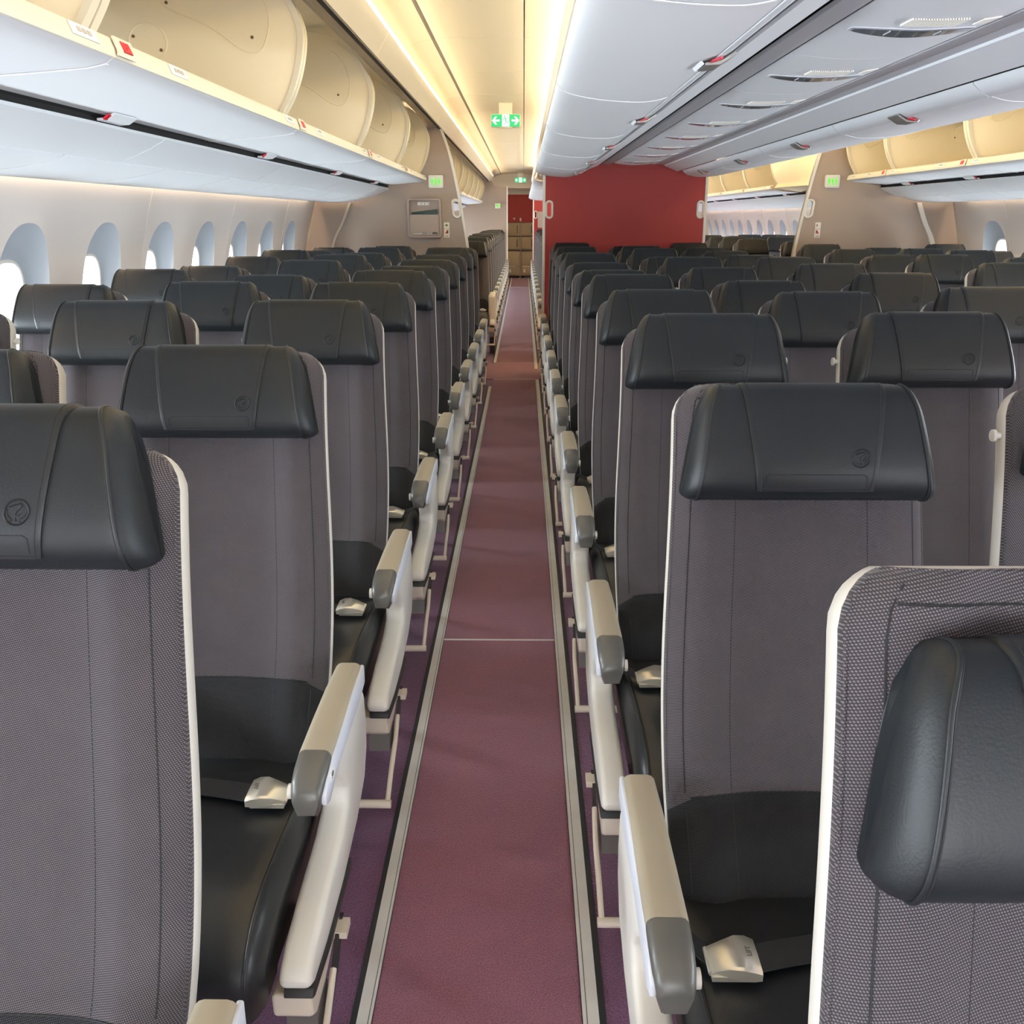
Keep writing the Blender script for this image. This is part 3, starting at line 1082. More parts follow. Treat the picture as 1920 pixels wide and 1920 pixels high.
# ------------------------------------------------------------------ ceiling, coves and lamps
YC0, YC1 = Y0, 22.6
for mir in (0, 1):
    cs = [-1.80 + 1.27 * k for k in range(-1, 19)] + [YC1]
    cs = [5.789 + 1.27 * k for k in range(-10, 14)]
    cs = [Y0] + [c for c in cs if c > Y0 + 0.3] + [YC1]
    mb = MB()
    for a, b in zip(cs, cs[1:]):
        mb.sheet([(-0.497, 2.32), (-0.25, 2.322), (-0.003, 2.32)], a + 0.004, b - 0.004, 0.015, 0)
        mb.sheet([(-0.655, 2.255), (-0.63, 2.275), (-0.585, 2.297), (-0.515, 2.312)], a + 0.003, b - 0.003, 0.012, 0)
        mb.sheet([(0.003, 2.319), (0.10, 2.318), (0.20, 2.313), (0.29, 2.298), (0.34, 2.262), (0.355, 2.20)], a + 0.003, b - 0.003, 0.012, 0)
    mb.sheet([(-0.80, 2.30), (-0.3, 2.36), (0.25, 2.36)], YC0, YC1, 0.01, 1)
    mb.sheet([(-0.514, 2.318), (-0.497, 2.326)], YC0, YC1, 0.01, 1)
    mb.sheet([(-0.80, 2.25), (-0.72, 2.245), (-0.655, 2.252)], YC0, YC1, 0.01, 0)
    if mir:
        mb.mirror()
    mb.obj('ceiling' if not mir else 'ceiling_far', ['ceil', 'joint'], kind='structure', smooth=40, label='cream aisle ceiling panels')
    # valance that hides the cove lamp, panel by panel
    mb = MB()
    vs_ = [Y0] + [3.2 + 1.6 * k - 1.6 for k in range(-3, 13) if 3.2 + 1.6 * k - 1.6 > Y0 + 0.2] + [20.3]
    for a, b in zip(vs_, vs_[1:]):
        mb.sheet([(-0.684, 2.078), (-0.672, 2.100), (-0.630, 2.165), (-0.622, 2.180)], a + 0.002, b - 0.002, 0.012, 0)
    mb.sheet([(-0.80, 2.112), (-0.72, 2.086), (-0.690, 2.076)], Y0, 20.3, 0.01, 1)
    mb.sheet([(-0.72, 2.082), (-0.700, 2.073)], Y0, 20.3, 0.004, 2)
    if mir:
        mb.mirror()
    mb.obj('trim_%d' % (60 + mir), ['ceil', 'joint', 'slot'], kind='structure', smooth=40)
    mb = MB()
    mb.sheet([(0.176, 2.050), (0.168, 2.075), (0.166, 2.12), (0.172, 2.145), (0.180, 2.165)], Y0, 20.3, 0.012, 0)
    if mir:
        mb.mirror()
    mb.obj('trim_%d' % (64 + mir), ['ceil'], kind='structure', smooth=40)
    # cove lamp tubes: one long lamp per cove side
    mb = MB()
    mb.box(-0.780, -0.750, Y0 + 0.2, YC1 - 0.8, 2.184, 2.198)
    if mir:
        mb.mirror()
    mb.obj('cove_lamp', 'cove_light', label='warm light strip behind the bin valance, ' + ('near aisle' if not mir else 'far aisle'), cat='light')
    mb = MB().box(0.240, 0.258, Y0 + 0.2, 19.2, 2.200, 2.214)
    if mir:
        mb.mirror()
    mb.obj('cove_lamp', 'cove_far' if mir else 'cove_wide', label='warm light strip behind the centre bin valance, ' + ('near aisle' if not mir else 'far aisle'), cat='light')
    # wash lamp along the top of the sidewall
    mb = MB()
    for a, b in ((Y0 + 0.1, 8.25), (9.9, 20.0)):
        mb.box(-1.772, -1.762, a, b, 1.560, 1.572)
    if mir:
        mb.mirror()
    mb.obj('wall_lamp', 'wash_light', label='warm light strip along the top of the sidewall, ' + ('near' if not mir else 'far') + ' windows', cat='light')

# ------------------------------------------------------------------ side luggage bins (open)
BUCKET = [(-0.812, 1.668), (-0.83, 1.655), (-0.87, 1.647), (-0.96, 1.640), (-1.06, 1.633), (-1.13, 1.628), (-1.18, 1.635), (-1.30, 1.665), (-1.42, 1.75), (-1.485, 1.87), (-1.50, 2.0), (-1.47, 2.14)]
ENDW = [(-0.822, 1.672), (-0.857, 1.715), (-0.820, 1.775), (-0.791, 1.845), (-0.773, 1.915), (-0.767, 1.979), (-0.780, 2.035), (-0.806, 2.085), (-0.85, 2.150), (-0.93, 2.215), (-1.10, 2.255), (-1.35, 2.23), (-1.47, 2.14), (-1.50, 2.0), (-1.485, 1.87), (-1.42, 1.75), (-1.30, 1.665), (-1.13, 1.628)]


def chain(pts, y, r, mb, m=0):
    mb.tube([(x, y, z) for x, z in pts], r, 6, m)


def open_bin(y0, y1, mir, label, group, first, detail=True):
    r = thing('overhead_bin', label, 'luggage bin', (0, 0, 0), group)
    f = (lambda mb: mb.mirror()) if mir else (lambda mb: mb)
    mb = MB().sheet(BUCKET, y0 + 0.006, y1 - 0.006, -0.010)
    f(mb).obj('bucket', 'bin', r, 40)
    f(MB().sheet(BUCKET[1:6], y0 + 0.0005, y0 + 0.010, 0.002)).obj('seal', 'lipwhite', r, 60)
    mb = MB().sheet([(x + 0.0, z + 0.013) for x, z in BUCKET[2:]], y0 + 0.012, y1 - 0.012, 0.003)
    f(mb).obj('lining', 'binin', r, 40, label='cream bin lining')
    for ye, sg in ((y0 + 0.010, 1), (y1 - 0.028, -1)):
        mb = MB().plate(catmull(ENDW + [ENDW[0]], 3)[:-1], 'y', ye, ye + 0.018)
        e = f(mb).obj('end_panel', 'binin', r, 40, 0.003, 2, label='cream curved end panel')
        mb = MB()
        mb.plate([(x, z) for x, z in catmull([ENDW[k] for k in range(1, 10)], 4)] + [(x - 0.020, z - 0.004) for x, z in reversed(catmull([ENDW[k] for k in range(1, 10)], 4))], 'y', ye - 0.006, ye + 0.024)
        f(mb).obj('rim', 'lip', e, 40)
        if sg < 0 and detail:
            yf = ye - 0.001
            mb = MB()
            circ = [(-1.311 + 0.066 * cos(a), 1.946 + 0.062 * sin(a)) for a in [radians(-95 + 330 * k / 24) for k in range(25)]]
            tail = catmull([circ[0], (-1.300, 1.868), (-1.268, 1.845), (-1.262, 1.79)], 4)
            mb.plate(circ, 'y', yf - 0.002, yf + 0.002, 0)
            chain(circ, yf - 0.001, 0.003, mb, 0)
            kid = catmull([(-1.24, 2.16), (-1.255, 2.085), (-1.225, 2.050), (-1.09, 1.995), (-0.985, 1.925), (-0.925, 1.915), (-0.893, 1.965), (-0.885, 2.04), (-0.925, 2.13), (-0.98, 2.17)], 4)
            mb.plate(kid, 'y', yf - 0.002, yf + 0.002, 0)
            chain(kid, yf - 0.001, 0.003, mb, 0)
            for (x, z) in ((-1.359, 1.966), (-1.266, 1.922), (-1.233, 2.071), (-0.945, 1.962)):
                mb.disc((x, yf - 0.0045, z), 0.0055, 'y', 0.003, 12, 1)
            f(mb).obj('access_cover', ['binin', 'screw'], e, 40)
    # lip along the opening, placards, indicator
    mb = MB().sheet([(-0.806, 1.664), (-0.805, 1.676), (-0.814, 1.700), (-0.838, 1.708)], y0 + 0.004, y1 - 0.004, 0.012)
    l = f(mb).obj('lip', 'lip', r, 50, label='cream rail along the bin opening')
    if detail:
        for yp in (y0 + 0.36, y1 - 0.14):
            mb = MB()
            mb.sheet([(-0.8040, 1.676), (-0.8122, 1.698)], yp - 0.055, yp + 0.055, -0.0015, 0)
            for q in range(3):
                mb.sheet([(-0.8055, 1.684), (-0.8090, 1.692)], yp - 0.030 + 0.022 * q, yp - 0.016 + 0.022 * q, -0.0022, 1)
            f(mb).obj('row_placard', ['paper', 'joint'], l)
    mb = MB()
    mb.sheet([(-0.802, 1.668), (-0.801, 1.678), (-0.811, 1.702)], y0 - 0.030 + 0.02, y0 + 0.060 + 0.02, -0.004, 0)
    mb.sheet([(-0.797, 1.676), (-0.806, 1.696)], y0 - 0.006 + 0.02, y0 + 0.036 + 0.02, -0.003, 1)
    f(mb).obj('lock_indicator', ['lip', 'red'], r, 40, label='red open-bin indicator')
    # closing latch at the lower edge
    ym = (y0 + y1) / 2 - 0.06
    mb = MB()
    mb.sheet([(-1.090, 1.627), (-1.114, 1.613), (-1.141, 1.611)], ym - 0.075, ym + 0.075, -0.006, 0)
    mb.sheet([(-1.100, 1.6225), (-1.116, 1.6115)], ym - 0.094, ym - 0.070, -0.004, 1)
    f(mb).obj('latch', ['bin', 'red'], r, 40, 0.0)
    return r


left_bins = [(-1.15, 0.45), (0.45, 2.05), (2.05, 3.65), (3.65, 5.25), (5.25, 6.85), (6.85, 8.30)]
for q, (a, b) in enumerate(left_bins):
    if b < 0.5:
        continue
    open_bin(a, b, 0, f'open cream luggage bin above the near window seats, {ORD[5 - q]} from the magazine-pocket partition', 'open bins before the magazine-pocket partition', q == 0)
rb = [(3.50, 4.80), (4.80, 6.11), (6.11, 7.43), (7.43, 8.30)]
for q, (a, b) in enumerate(rb):
    open_bin(a, b, 1, f'open cream luggage bin above the far window seats, {ORD[3 - q]} from the plain beige partition', 'open bins before the plain beige partition', q == 0)
for q in range(7):
    a = 10.0 + 1.37 * q
    open_bin(a, a + 1.37, 0, f'open cream luggage bin beyond the magazine-pocket partition, {ORD[q]} behind it', 'open bins beyond the magazine-pocket partition', 0, q < 3)
for q in range(6):
    a = 10.75 + 1.37 * q
    open_bin(a, a + 1.37, 1, f'open cream luggage bin beyond the plain beige partition, {ORD[q]} behind it', 'open bins beyond the plain beige partition', 0, q < 3)
# tapered end of the far row of bins beyond the partition
mb = MB()
secs = []
for k in range(9):
    t = k / 8
    yy = 10.74 - 1.0 * t
    g = 1 - 0.75 * t * t
    secs.append([(-1.5 + (x + 1.5) * g, yy, 1.64 + (z - 1.64) * (1 - 0.1 * t) + 0.02 * t) for x, z in ENDW])
mb.rings(secs)
mb.mirror().obj('bin_end_fairing', 'binin', label='smooth cream fairing closing the bins beyond the plain beige partition', cat='bin fairing', smooth=60)

# housing behind the bins and rail above them
for mir in (0, 1):
    for (a, b) in ((Y0, 8.48), (9.9, 20.2)):
        mb = MB()
        mb.sheet([(-0.76, 2.105), (-0.80, 2.175), (-0.92, 2.29), (-1.45, 2.30), (-1.60, 2.05), (-1.64, 1.66), (-1.60, 1.575)], a, b, 0.012, 0)
        if mir:
            mb.mirror()
        mb.obj('trim_%d' % (70 + mir), ['ceil'], kind='structure', smooth=40)

# ------------------------------------------------------------------ service panels under the side bins
PS1 = [(-1.146, 1.609), (-1.20, 1.580), (-1.27, 1.552), (-1.298, 1.543)]
PS2 = [(-1.304, 1.541), (-1.36, 1.524), (-1.44, 1.509), (-1.52, 1.501), (-1.60, 1.499), (-1.68, 1.502), (-1.742, 1.510), (-1.750, 1.520)]


def lens_shape(mb, path, y, hy, off, m):
    """Long narrow lens lying across a curved panel: path of (x, z) and half breadth along y."""
    n = len(path)
    top, bot = [], []
    for k, (x, z) in enumerate(path):
        w = hy * sin(pi * (0.04 + 0.92 * k / (n - 1))) ** 0.6
        top.append((x, y + w, z))
        bot.append((x, y - w, z))
    rg = []
    for k in range(n):
        x, z = path[k]
        rg.append([(x, bot[k][1], z), (x, top[k][1], z), (x, top[k][1], z - off), (x, bot[k][1], z - off)])
    mb.rings(rg, m)


def side_panels(mir, units, lamps, side):
    for q, (a, b) in enumerate(units):
        grille = (mir == 0 and q == 0)
        r = thing('overhead_vent', f'white {"slatted " if grille else ""}ceiling panel under the {side} bins, {ORD[q]} from the camera', 'panel', (0, 0, 0), f'service panels under the {side} bins')
        f = (lambda mb: mb.mirror()) if mir else (lambda mb: mb)
        f(MB().sheet(PS1, a + 0.004, b - 0.004, 0.010)).obj('panel', 'psu', r, 40)
        mb = MB()
        if grille:
            yy = a + 0.10
            while yy < b - 0.10:
                mb.sheet([(-1.163, 1.5945), (-1.200, 1.5785), (-1.245, 1.5605)], yy, yy + 0.008, -0.006)
                yy += 0.0165
            f(mb).obj('air_grille', 'psu', r, 40, label='ribbed air grille', kind='stuff')
        else:
            mb.sheet([(-1.163, 1.5955), (-1.200, 1.5795), (-1.240, 1.5635)], a + 0.12, b - 0.12, -0.003)
            f(mb).obj('access_plate', 'psu', r, 40)
    for q, y in enumerate(lamps):
        r = thing('reading_light_unit', f'white reading light panel above the {side} window seats, {ORD[q]} from the camera', 'reading light', (0, 0, 0), f'reading light panels above the {side} window seats')
        f = (lambda mb: mb.mirror()) if mir else (lambda mb: mb)
        f(MB().sheet(PS2, y - 0.388, y + 0.388, 0.010)).obj('panel', 'psu', r, 40)
        mb = MB()
        pth = [(x, z) for x, z in catmull(PS2[1:-1], 4)]
        lens_shape(mb, pth, y + 0.02, 0.060, 0.003, 1)
        lens_shape(mb, pth[1:-1], y + 0.045, 0.030, 0.005, 0)
        f(mb).obj('lens', ['psugrey', 'psu'], r, 40)


side_panels(0, [(1.64 + 1.574 * k, 1.64 + 1.574 * (k + 1)) for k in range(4)] + [(7.936, 8.45)], [2.45 + PITCH * k for k in range(8)], 'near')
side_panels(1, [(4.0 + 1.483 * k, 4.0 + 1.483 * (k + 1)) for k in range(3)], [4.81 + PITCH * k for k in range(5)], 'far')
for mir in (0, 1):                     # plain runs of the same panels that are only glimpsed
    for (a, b) in ((Y0, 1.64 if not mir else 4.0), (10.0, 20.0)):
        mb = MB().sheet(PS1 + PS2[1:], a, b, 0.010)
        if mir:
            mb.mirror()
        mb.obj('trim_%d' % (80 + mir), 'psu', kind='structure', smooth=40)
    for (a, b) in ((Y0, 8.46), (10.0, 20.0)):
        mb = MB().sheet([(-1.08, 1.66), (-1.13, 1.645), (-1.155, 1.625)], a, b, 0.004)
        mb.sheet([(-1.148, 1.611), (-1.150, 1.628), (-1.30, 1.62), (-1.5, 1.56), (-1.62, 1.58)], a, b, 0.004)
        if mir:
            mb.mirror()
        mb.obj('trim_%d' % (84 + mir), 'slot', kind='structure')

# ------------------------------------------------------------------ centre luggage bins (closed) and service channel
DOOR = catmull([(0.215, 2.065), (0.186, 1.985), (0.150, 1.885), (0.116, 1.800), (0.101, 1.765), (0.106, 1.745), (0.128, 1.729), (0.172, 1.717), (0.228, 1.708), (0.30, 1.702), (0.37, 1.701), (0.42, 1.709), (0.448, 1.718)], 3)


def closed_bin(y0, y1, mir, label, group, detail=True):
    r = thing('overhead_bin', label, 'luggage bin', (0, 0, 0), group)
    f = (lambda mb: mb.mirror()) if mir else (lambda mb: mb)
    mb = MB().sheet(DOOR, y0 + 0.004, y1 - 0.004, 0.012)
    f(mb).obj('door', 'bin', r, 60, label='grey white curved bin door')
    mb = MB().sheet([(0.444, 1.7135), (0.450, 1.7125), (0.478, 1.728), (0.502, 1.748), (0.504, 1.754)], y0 + 0.004, y1 - 0.004, 0.012)
    f(mb).obj('bottom_rail', 'psu', r, 40)
    f(MB().sheet(DOOR, y0 + 0.0005, y0 + 0.011, -0.002)).obj('seal', 'lipwhite', r, 60)
    ym = (y0 + y1) / 2
    mb = MB()
    mb.sheet([(0.418, 1.698), (0.452, 1.700), (0.490, 1.722)], ym - 0.050, ym + 0.050, 0.006, 0)
    mb.sheet([(0.415, 1.7005), (0.408, 1.7080)], ym - 0.054, ym + 0.054, 0.004, 1)
    h = f(mb).obj('latch', ['latch', 'bin'], r, 40)
    mb = MB().sheet([(0.428, 1.7055), (0.452, 1.7120)], ym - 0.080, ym - 0.054, -0.004, 0)
    f(mb).obj('red_indicator', 'red', h, 40)
    return r


cj = [1.76 + 1.37 * k for k in range(-2, 6)]
for mir in (0, 1):
    s = 'near' if not mir else 'far'
    for q, (a, b) in enumerate(zip(cj, cj[1:])):
        if b < 1.0:
            continue
        closed_bin(a, min(b, 8.74), mir, f'closed grey-white centre luggage bin over the {s} aisle, {ORD[len(cj) - 2 - q]} from the red partition', f'closed centre bins over the {s} aisle')
for q in range(7):
    closed_bin(10.0 + 1.37 * q, 11.37 + 1.37 * q, 0, f'closed grey-white centre bin beyond the red partition, {ORD[q]} behind it', 'closed centre bins beyond the red partition')
for (a, b) in ((Y0, 1.76 - 1.37), (9.0, 10.0)):
    for mir in (0, 1):
        if b < 1 or mir == 0:
            pass
        if a < 0:
            mb = MB().sheet(DOOR, a, b, 0.012)
            if mir:
                mb.mirror()
            mb.obj('trim_%d' % (88 + mir), 'bin', kind='structure', smooth=60)
for mir in (0, 1):
    for (a, b) in ((Y0, 8.74),):
        mb = MB()
        mb.sheet([(0.522, 1.758), (0.526, 1.752), (0.580, 1.774), (0.640, 1.797), (0.644, 1.806)], a, b, 0.010, 0)
        mb.sheet([(0.480, 1.775), (0.55, 1.79)], a, b, 0.004, 1)
        mb.sheet([(0.625, 1.835), (0.71, 1.835)], a, b, 0.004, 1 if mir else 2)
        mb.sheet([(0.680, 1.818), (0.683, 1.808), (0.742, 1.805), (0.748, 1.812)], a, b, 0.010, 1)
        if mir:
            mb.sheet([(0.642, 1.804), (0.684, 1.812)], a, b, 0.004, 1)
        mb.sheet([(0.166, 2.066), (0.20, 2.075), (0.5, 2.1), (0.93, 2.1)], a, b, 0.012, 0)
        mb.sheet([(0.742, 1.820), (0.756, 1.820)], a, b, 0.003, 2)
        if mir:
            mb.mirror()
        mb.obj('trim_%d' % (90 + mir), ['psu', 'psugrey', 'slot'], kind='structure', smooth=40)
MB().box(0.195, 1.665, 8.742, 8.756, 1.78, 2.11).obj('trim_95', 'redwall', kind='structure')  # end plate added to stop cove light leaking through the centre bins
PC = [(0.753, 1.808), (0.76, 1.803), (0.80, 1.797), (0.87, 1.790), (0.93, 1.788), (0.99, 1.790), (1.06, 1.797), (1.10, 1.803), (1.107, 1.808)]
for q in range(9):
    y = 1.73 + PITCH * q
    r = thing('reading_light_unit', f'white reading light panel with dark lens over the centre seats, {ORD[q]} from the camera' if q else 'white reading light panel with dark lens over the centre seats, nearest the camera',
              'reading light', (0, 0, 0), 'reading light panels over the centre seats')
    MB().sheet(PC, y - 0.372, y + 0.412, 0.012).obj('panel', 'psu', r, 40)
    mb = MB()
    pth = catmull([(0.782, 1.7985), (0.85, 1.7915), (0.93, 1.7875), (1.01, 1.7915), (1.078, 1.7985)], 6)
    lens_shape(mb, pth, y + 0.010, 0.050, 0.0025, 0)
    lens_shape(mb, pth[1:-1], y + 0.008, 0.043, 0.0045, 1)
    for xx in (0.87, 0.99):
        mb.tube([(xx, y - 0.02, 1.785), (xx, y + 0.026, 1.785)], 0.0012, 6, 0)
    l = mb.obj('lens', ['psugrey', 'lens'], r, 40, label='dark smoked lens')
    mb = MB()
    for k in range(22):
        x = 0.872 + 0.006 * k
        z = 1.788 + 0.16 * (x - 0.93) ** 2 - 0.0020
        mb.box(x, x + 0.003, y - 0.150, y - 0.075, z - 0.0006, z + 0.004)
    mb.obj('speaker_grille', 'paper', r, 40, kind='stuff')
    mb = MB().sheet([(1.045, 1.7945), (1.085, 1.8000)], y - 0.12, y - 0.06, -0.003)
    mb.obj('indicator_window', 'paper', r, 40)

# ------------------------------------------------------------------ partitions
def mx(p, mir):
    return [(2 * XC - x, z) for x, z in p] if mir else p


EDGE = catmull([(-0.405, 0.0), (-0.425, 0.6), (-0.468, 1.096), (-0.518, 1.42), (-0.573, 1.706), (-0.625, 1.92), (-0.683, 2.076)], 5)
for mir in (0, 1):
    r = thing('cabin_partition', 'beige partition with a magazine pocket, closing the near window block' if not mir else 'plain beige partition with an oval grip, closing the far window block', 'partition', (0, 0, 0))
    outer = EDGE + [(-0.75, 2.20), (-1.62, 2.22), (-1.76, 1.6), (-1.93, 0.9), (-1.90, 0.3), (-1.84, 0.0)]
    hole = stadium(-0.575, 1.442, 0.024, 0.064, 8, -0.10)
    vs, fs = holed_plate(mx(outer, mir), [mx(hole, mir)], 8.50, 8.53)
    MB().add(vs, fs).obj('panel', 'part', r, 40)
    MB().plate(mx(EDGE + [(x - 0.022, z) for x, z in reversed(EDGE)], mir), 'y', 8.492, 8.538).obj('edge_trim', 'edge', r, 40, label='white edge strip')
    hp = mx(stadium(-0.575, 1.442, 0.031, 0.071, 8, -0.10), mir)
    MB().tube([(x, 8.497, z) for x, z in hp], 0.0105, 8, 0, closed=True).obj('grip', 'edge', r, 50, label='white oval grip opening')
    tr = catmull([(-1.482, 1.49), (-1.55, 1.33), (-1.636, 1.162), (-1.69, 0.9), (-1.70, 0.4), (-1.69, 0.0)], 5)
    mb = MB().plate(mx(tr + [(x - (0.035 if mir else 0.014), z) for x, z in reversed(tr)], mir), 'y', 8.485, 8.50)
    mb.plate(mx([(x - 0.003, z) for x, z in tr] + [(x + 0.008, z) for x, z in reversed(tr)], mir), 'y', 8.478, 8.50)
    mb.obj('corner_post', 'edge' if mir else 'beige', r, 40)

# magazine pocket on the near partition
r = thing('magazine_pocket', 'beige wall pocket for magazines mounted on the beige partition', 'wall pocket', (0, 0, 0))
X0, X1, Z0, Z1 = -0.991, -0.700, 1.203, 1.526


def rrect(x0, x1, z0, z1, r_, n=5):
    o = []
    for cx, cz, a0 in ((x1 - r_, z1 - r_, 0), (x0 + r_, z1 - r_, pi / 2), (x0 + r_, z0 + r_, pi), (x1 - r_, z0 + r_, 1.5 * pi)):
        o += [(cx + r_ * cos(a0 + pi / 2 * k / n), cz + r_ * sin(a0 + pi / 2 * k / n)) for k in range(n + 1)]
    return o


vs, fs = holed_plate(rrect(X0, X1, Z0, Z1, 0.025), [rrect(X0 + 0.02, X1 - 0.02, Z0 + 0.02, Z1 - 0.016, 0.015)], 8.44, 8.50)
MB().add(vs, fs).obj('frame', 'part', r, 40, 0.004, 2)
MB().plate(rrect(X0 + 0.012, X1 - 0.012, Z0 + 0.012, Z1 - 0.012, 0.012), 'y', 8.490, 8.499).obj('back_plate', 'part', r, 40)
vs, fs = holed_plate(rrect(X0 + 0.021, X1 - 0.021, Z0 + 0.022, 1.393, 0.010), [rrect(X0 + 0.034, -0.865, Z0 + 0.030, Z0 + 0.046, 0.006), rrect(-0.838, X1 - 0.036, Z0 + 0.030, Z0 + 0.046, 0.006)], 8.438, 8.450)
MB().add(vs, fs).obj('front_flap', 'part', r, 40)
mb = MB().box(-0.905, -0.805, 8.486, 8.490, 1.470, 1.494, 0)
for q in range(3):
    mb.box(-0.878 + 0.030 * q, -0.868 + 0.030 * q, 8.485, 8.487, 1.474, 1.489, 1)
mb.obj('label_strip', ['paper', 'joint'], r)
MB().plate([(-0.955, 1.30), (-0.735, 1.30), (-0.735, 1.436), (-0.955, 1.412)], 'y', 8.466, 8.472).obj('brochure', 'cover_dark', label='dark printed brochure tucked behind the magazine pocket flap', cat='brochure', bevel=0.001)
MB().box(-0.958, -0.868, 8.458, 8.463, 1.23, 1.246).obj('leaflet', 'paper', label='white leaflet in the slot at the outer end of the magazine pocket', cat='leaflet')
MB().box(-0.832, -0.780, 8.458, 8.463, 1.23, 1.25).obj('leaflet', 'paper', label='white leaflet in the slot nearer the oval grip, magazine pocket', cat='leaflet')


def figure(mb, cx, cz, h, y, m, skirt=False):
    mb.disc((cx, y, cz + h * 0.40), h * 0.10, 'y', 0.002, 12, m)
    w = h * 0.13
    body = [(cx - w, cz + h * 0.27), (cx + w, cz + h * 0.27), (cx + w * (1.5 if skirt else 0.9), cz - h * 0.10), (cx + w * 0.55, cz - h * 0.10), (cx + w * 0.5, cz - h * 0.5), (cx - w * 0.5, cz - h * 0.5), (cx - w * 0.55, cz - h * 0.10), (cx - w * (1.5 if skirt else 0.9), cz - h * 0.10)]
    mb.plate(body, 'y', y, y + 0.002, m)


for mir in (0, 1):
    xc, zc = -0.744, 1.661
    r = thing('lavatory_sign', 'lit green pictogram sign on the beige partition above the magazine pocket' if not mir else 'lit green pictogram sign on the plain beige partition', 'sign', (0, 0, 0))
    f = (lambda mb: mb.mirror()) if mir else (lambda mb: mb)
    f(MB().plate(rrect(xc - 0.062, xc + 0.062, zc - 0.052, zc + 0.052, 0.012), 'y', 8.475, 8.50)).obj('housing', 'edge', r, 40, 0.003, 2)
    f(MB().plate(rrect(xc - 0.048, xc + 0.048, zc - 0.040, zc + 0.036, 0.006), 'y', 8.472, 8.476)).obj('face_plate', 'edge', r, 40)
    mb = MB()
    for q, dx in enumerate((-0.030, 0.0, 0.030)):
        figure(mb, xc + dx, zc - 0.003, 0.062, 8.470, 0, q == 2)
    f(mb).obj('pictogram', 'lit_lime', r, 40, label='green lit figures')
    # information placards
    pl = thing('placard', 'small white placard with green cross and red pictogram beside the magazine pocket' if not mir else 'small white placard with red pictograms on the plain beige partition', 'placard', (0, 0, 0))
    px = -0.661
    mb = MB()
    mb.box(px - 0.024, px + 0.024, 8.495, 8.500, 1.205, 1.275, 0)
    mb.box(px - 0.024, px + 0.024, 8.495, 8.500, 1.278, 1.330, 0)
    f(mb).obj('plate', 'paper', pl)
    mb = MB()
    if not mir:
        mb.box(px - 0.012, px + 0.012, 8.4935, 8.496, 1.302, 1.310, 1)
        mb.box(px - 0.004, px + 0.004, 8.4935, 8.496, 1.294, 1.318, 1)
    else:
        mb.box(px + 0.004, px + 0.012, 8.4935, 8.496, 1.296, 1.314, 0)
    mb.plate([(px - 0.014, 1.238), (px + 0.014, 1.238), (px + 0.014, 1.266), (px + 0.002, 1.266), (px - 0.006, 1.250)], 'y', 8.4935, 8.496, 0)
    mb.box(px - 0.014, px + 0.014, 8.4935, 8.496, 1.216, 1.220, 2)
    f(mb).obj('print', ['inkred', 'inkgreen', 'ink'], pl)

# red partition ahead of the centre block and a second one further on
def red_partition(y, x0, x1, label):
    r = thing('cabin_partition', label, 'partition', (0, 0, 0))
    outer = [(x0, 0.0), (x1, 0.0), (x1, 1.86), (x0, 1.86)]
    hs = [stadium(x0 + 0.047, 1.437, 0.020, 0.062, 8), stadium(x1 - 0.045, 1.437, 0.020, 0.062, 8)]
    vs, fs = holed_plate(outer, hs, y, y + 0.03)
    MB().add(vs, fs).obj('panel', 'redwall', r, 40, label='red laminate panel')
    for xa in (x0, x1):
        MB().box(xa - 0.012, xa + 0.012, y - 0.006, y + 0.036, 0, 1.86).obj('edge_trim', 'edge', r, 40, 0.003, 2, label='white edge strip')
    for h in hs:
        c = (sum(p[0] for p in h) / len(h), sum(p[1] for p in h) / len(h))
        MB().tube([(x, y - 0.002, z) for x, z in stadium(c[0], c[1], 0.027, 0.070, 8)], 0.0095, 8, 0, closed=True).obj('grip', 'edge', r, 50, label='white oval grip opening')
    return r


red_partition(8.76, 0.180, 1.60, 'red partition with two oval grips closing the centre seat block')
red_partition(20.15, 0.20, 1.60, 'second red partition far down the near aisle, past the first')
MB().box(0.29, 0.43, 20.10, 20.15, 1.18, 1.50).obj('magazine_pocket', 'part', label='beige wall pocket on the second red partition far down the aisle', cat='wall pocket', bevel=0.01)
# far beige partition on the window side
r = thing('cabin_partition', 'beige partition far down the near aisle, before the galley', 'partition', (0, 0, 0))
MB().plate([(-0.325, 0), (-0.325, 1.975), (-0.60, 2.0), (-0.70, 2.2), (-1.62, 2.22), (-1.76, 1.6), (-1.93, 0.9), (-1.84, 0.0)], 'y', 20.2, 20.23).obj('panel', 'part', r, 40)
MB().box(-0.345, -0.320, 20.19, 20.24, 0, 1.985).obj('edge_trim', 'edge', r, 40, label='white edge strip')
r = thing('lavatory_sign', 'small lit green sign on the beige partition far down the aisle', 'sign', (0, 0, 0))
MB().box(-0.575, -0.470, 20.165, 20.20, 1.56, 1.66).obj('housing', 'edge', r, 40, 0.005)
mb = MB()
for q in range(3):
    figure(mb, -0.552 + 0.030 * q, 1.608, 0.066, 20.160, 0, q == 2)
mb.obj('pictogram', 'lit_lime', r)

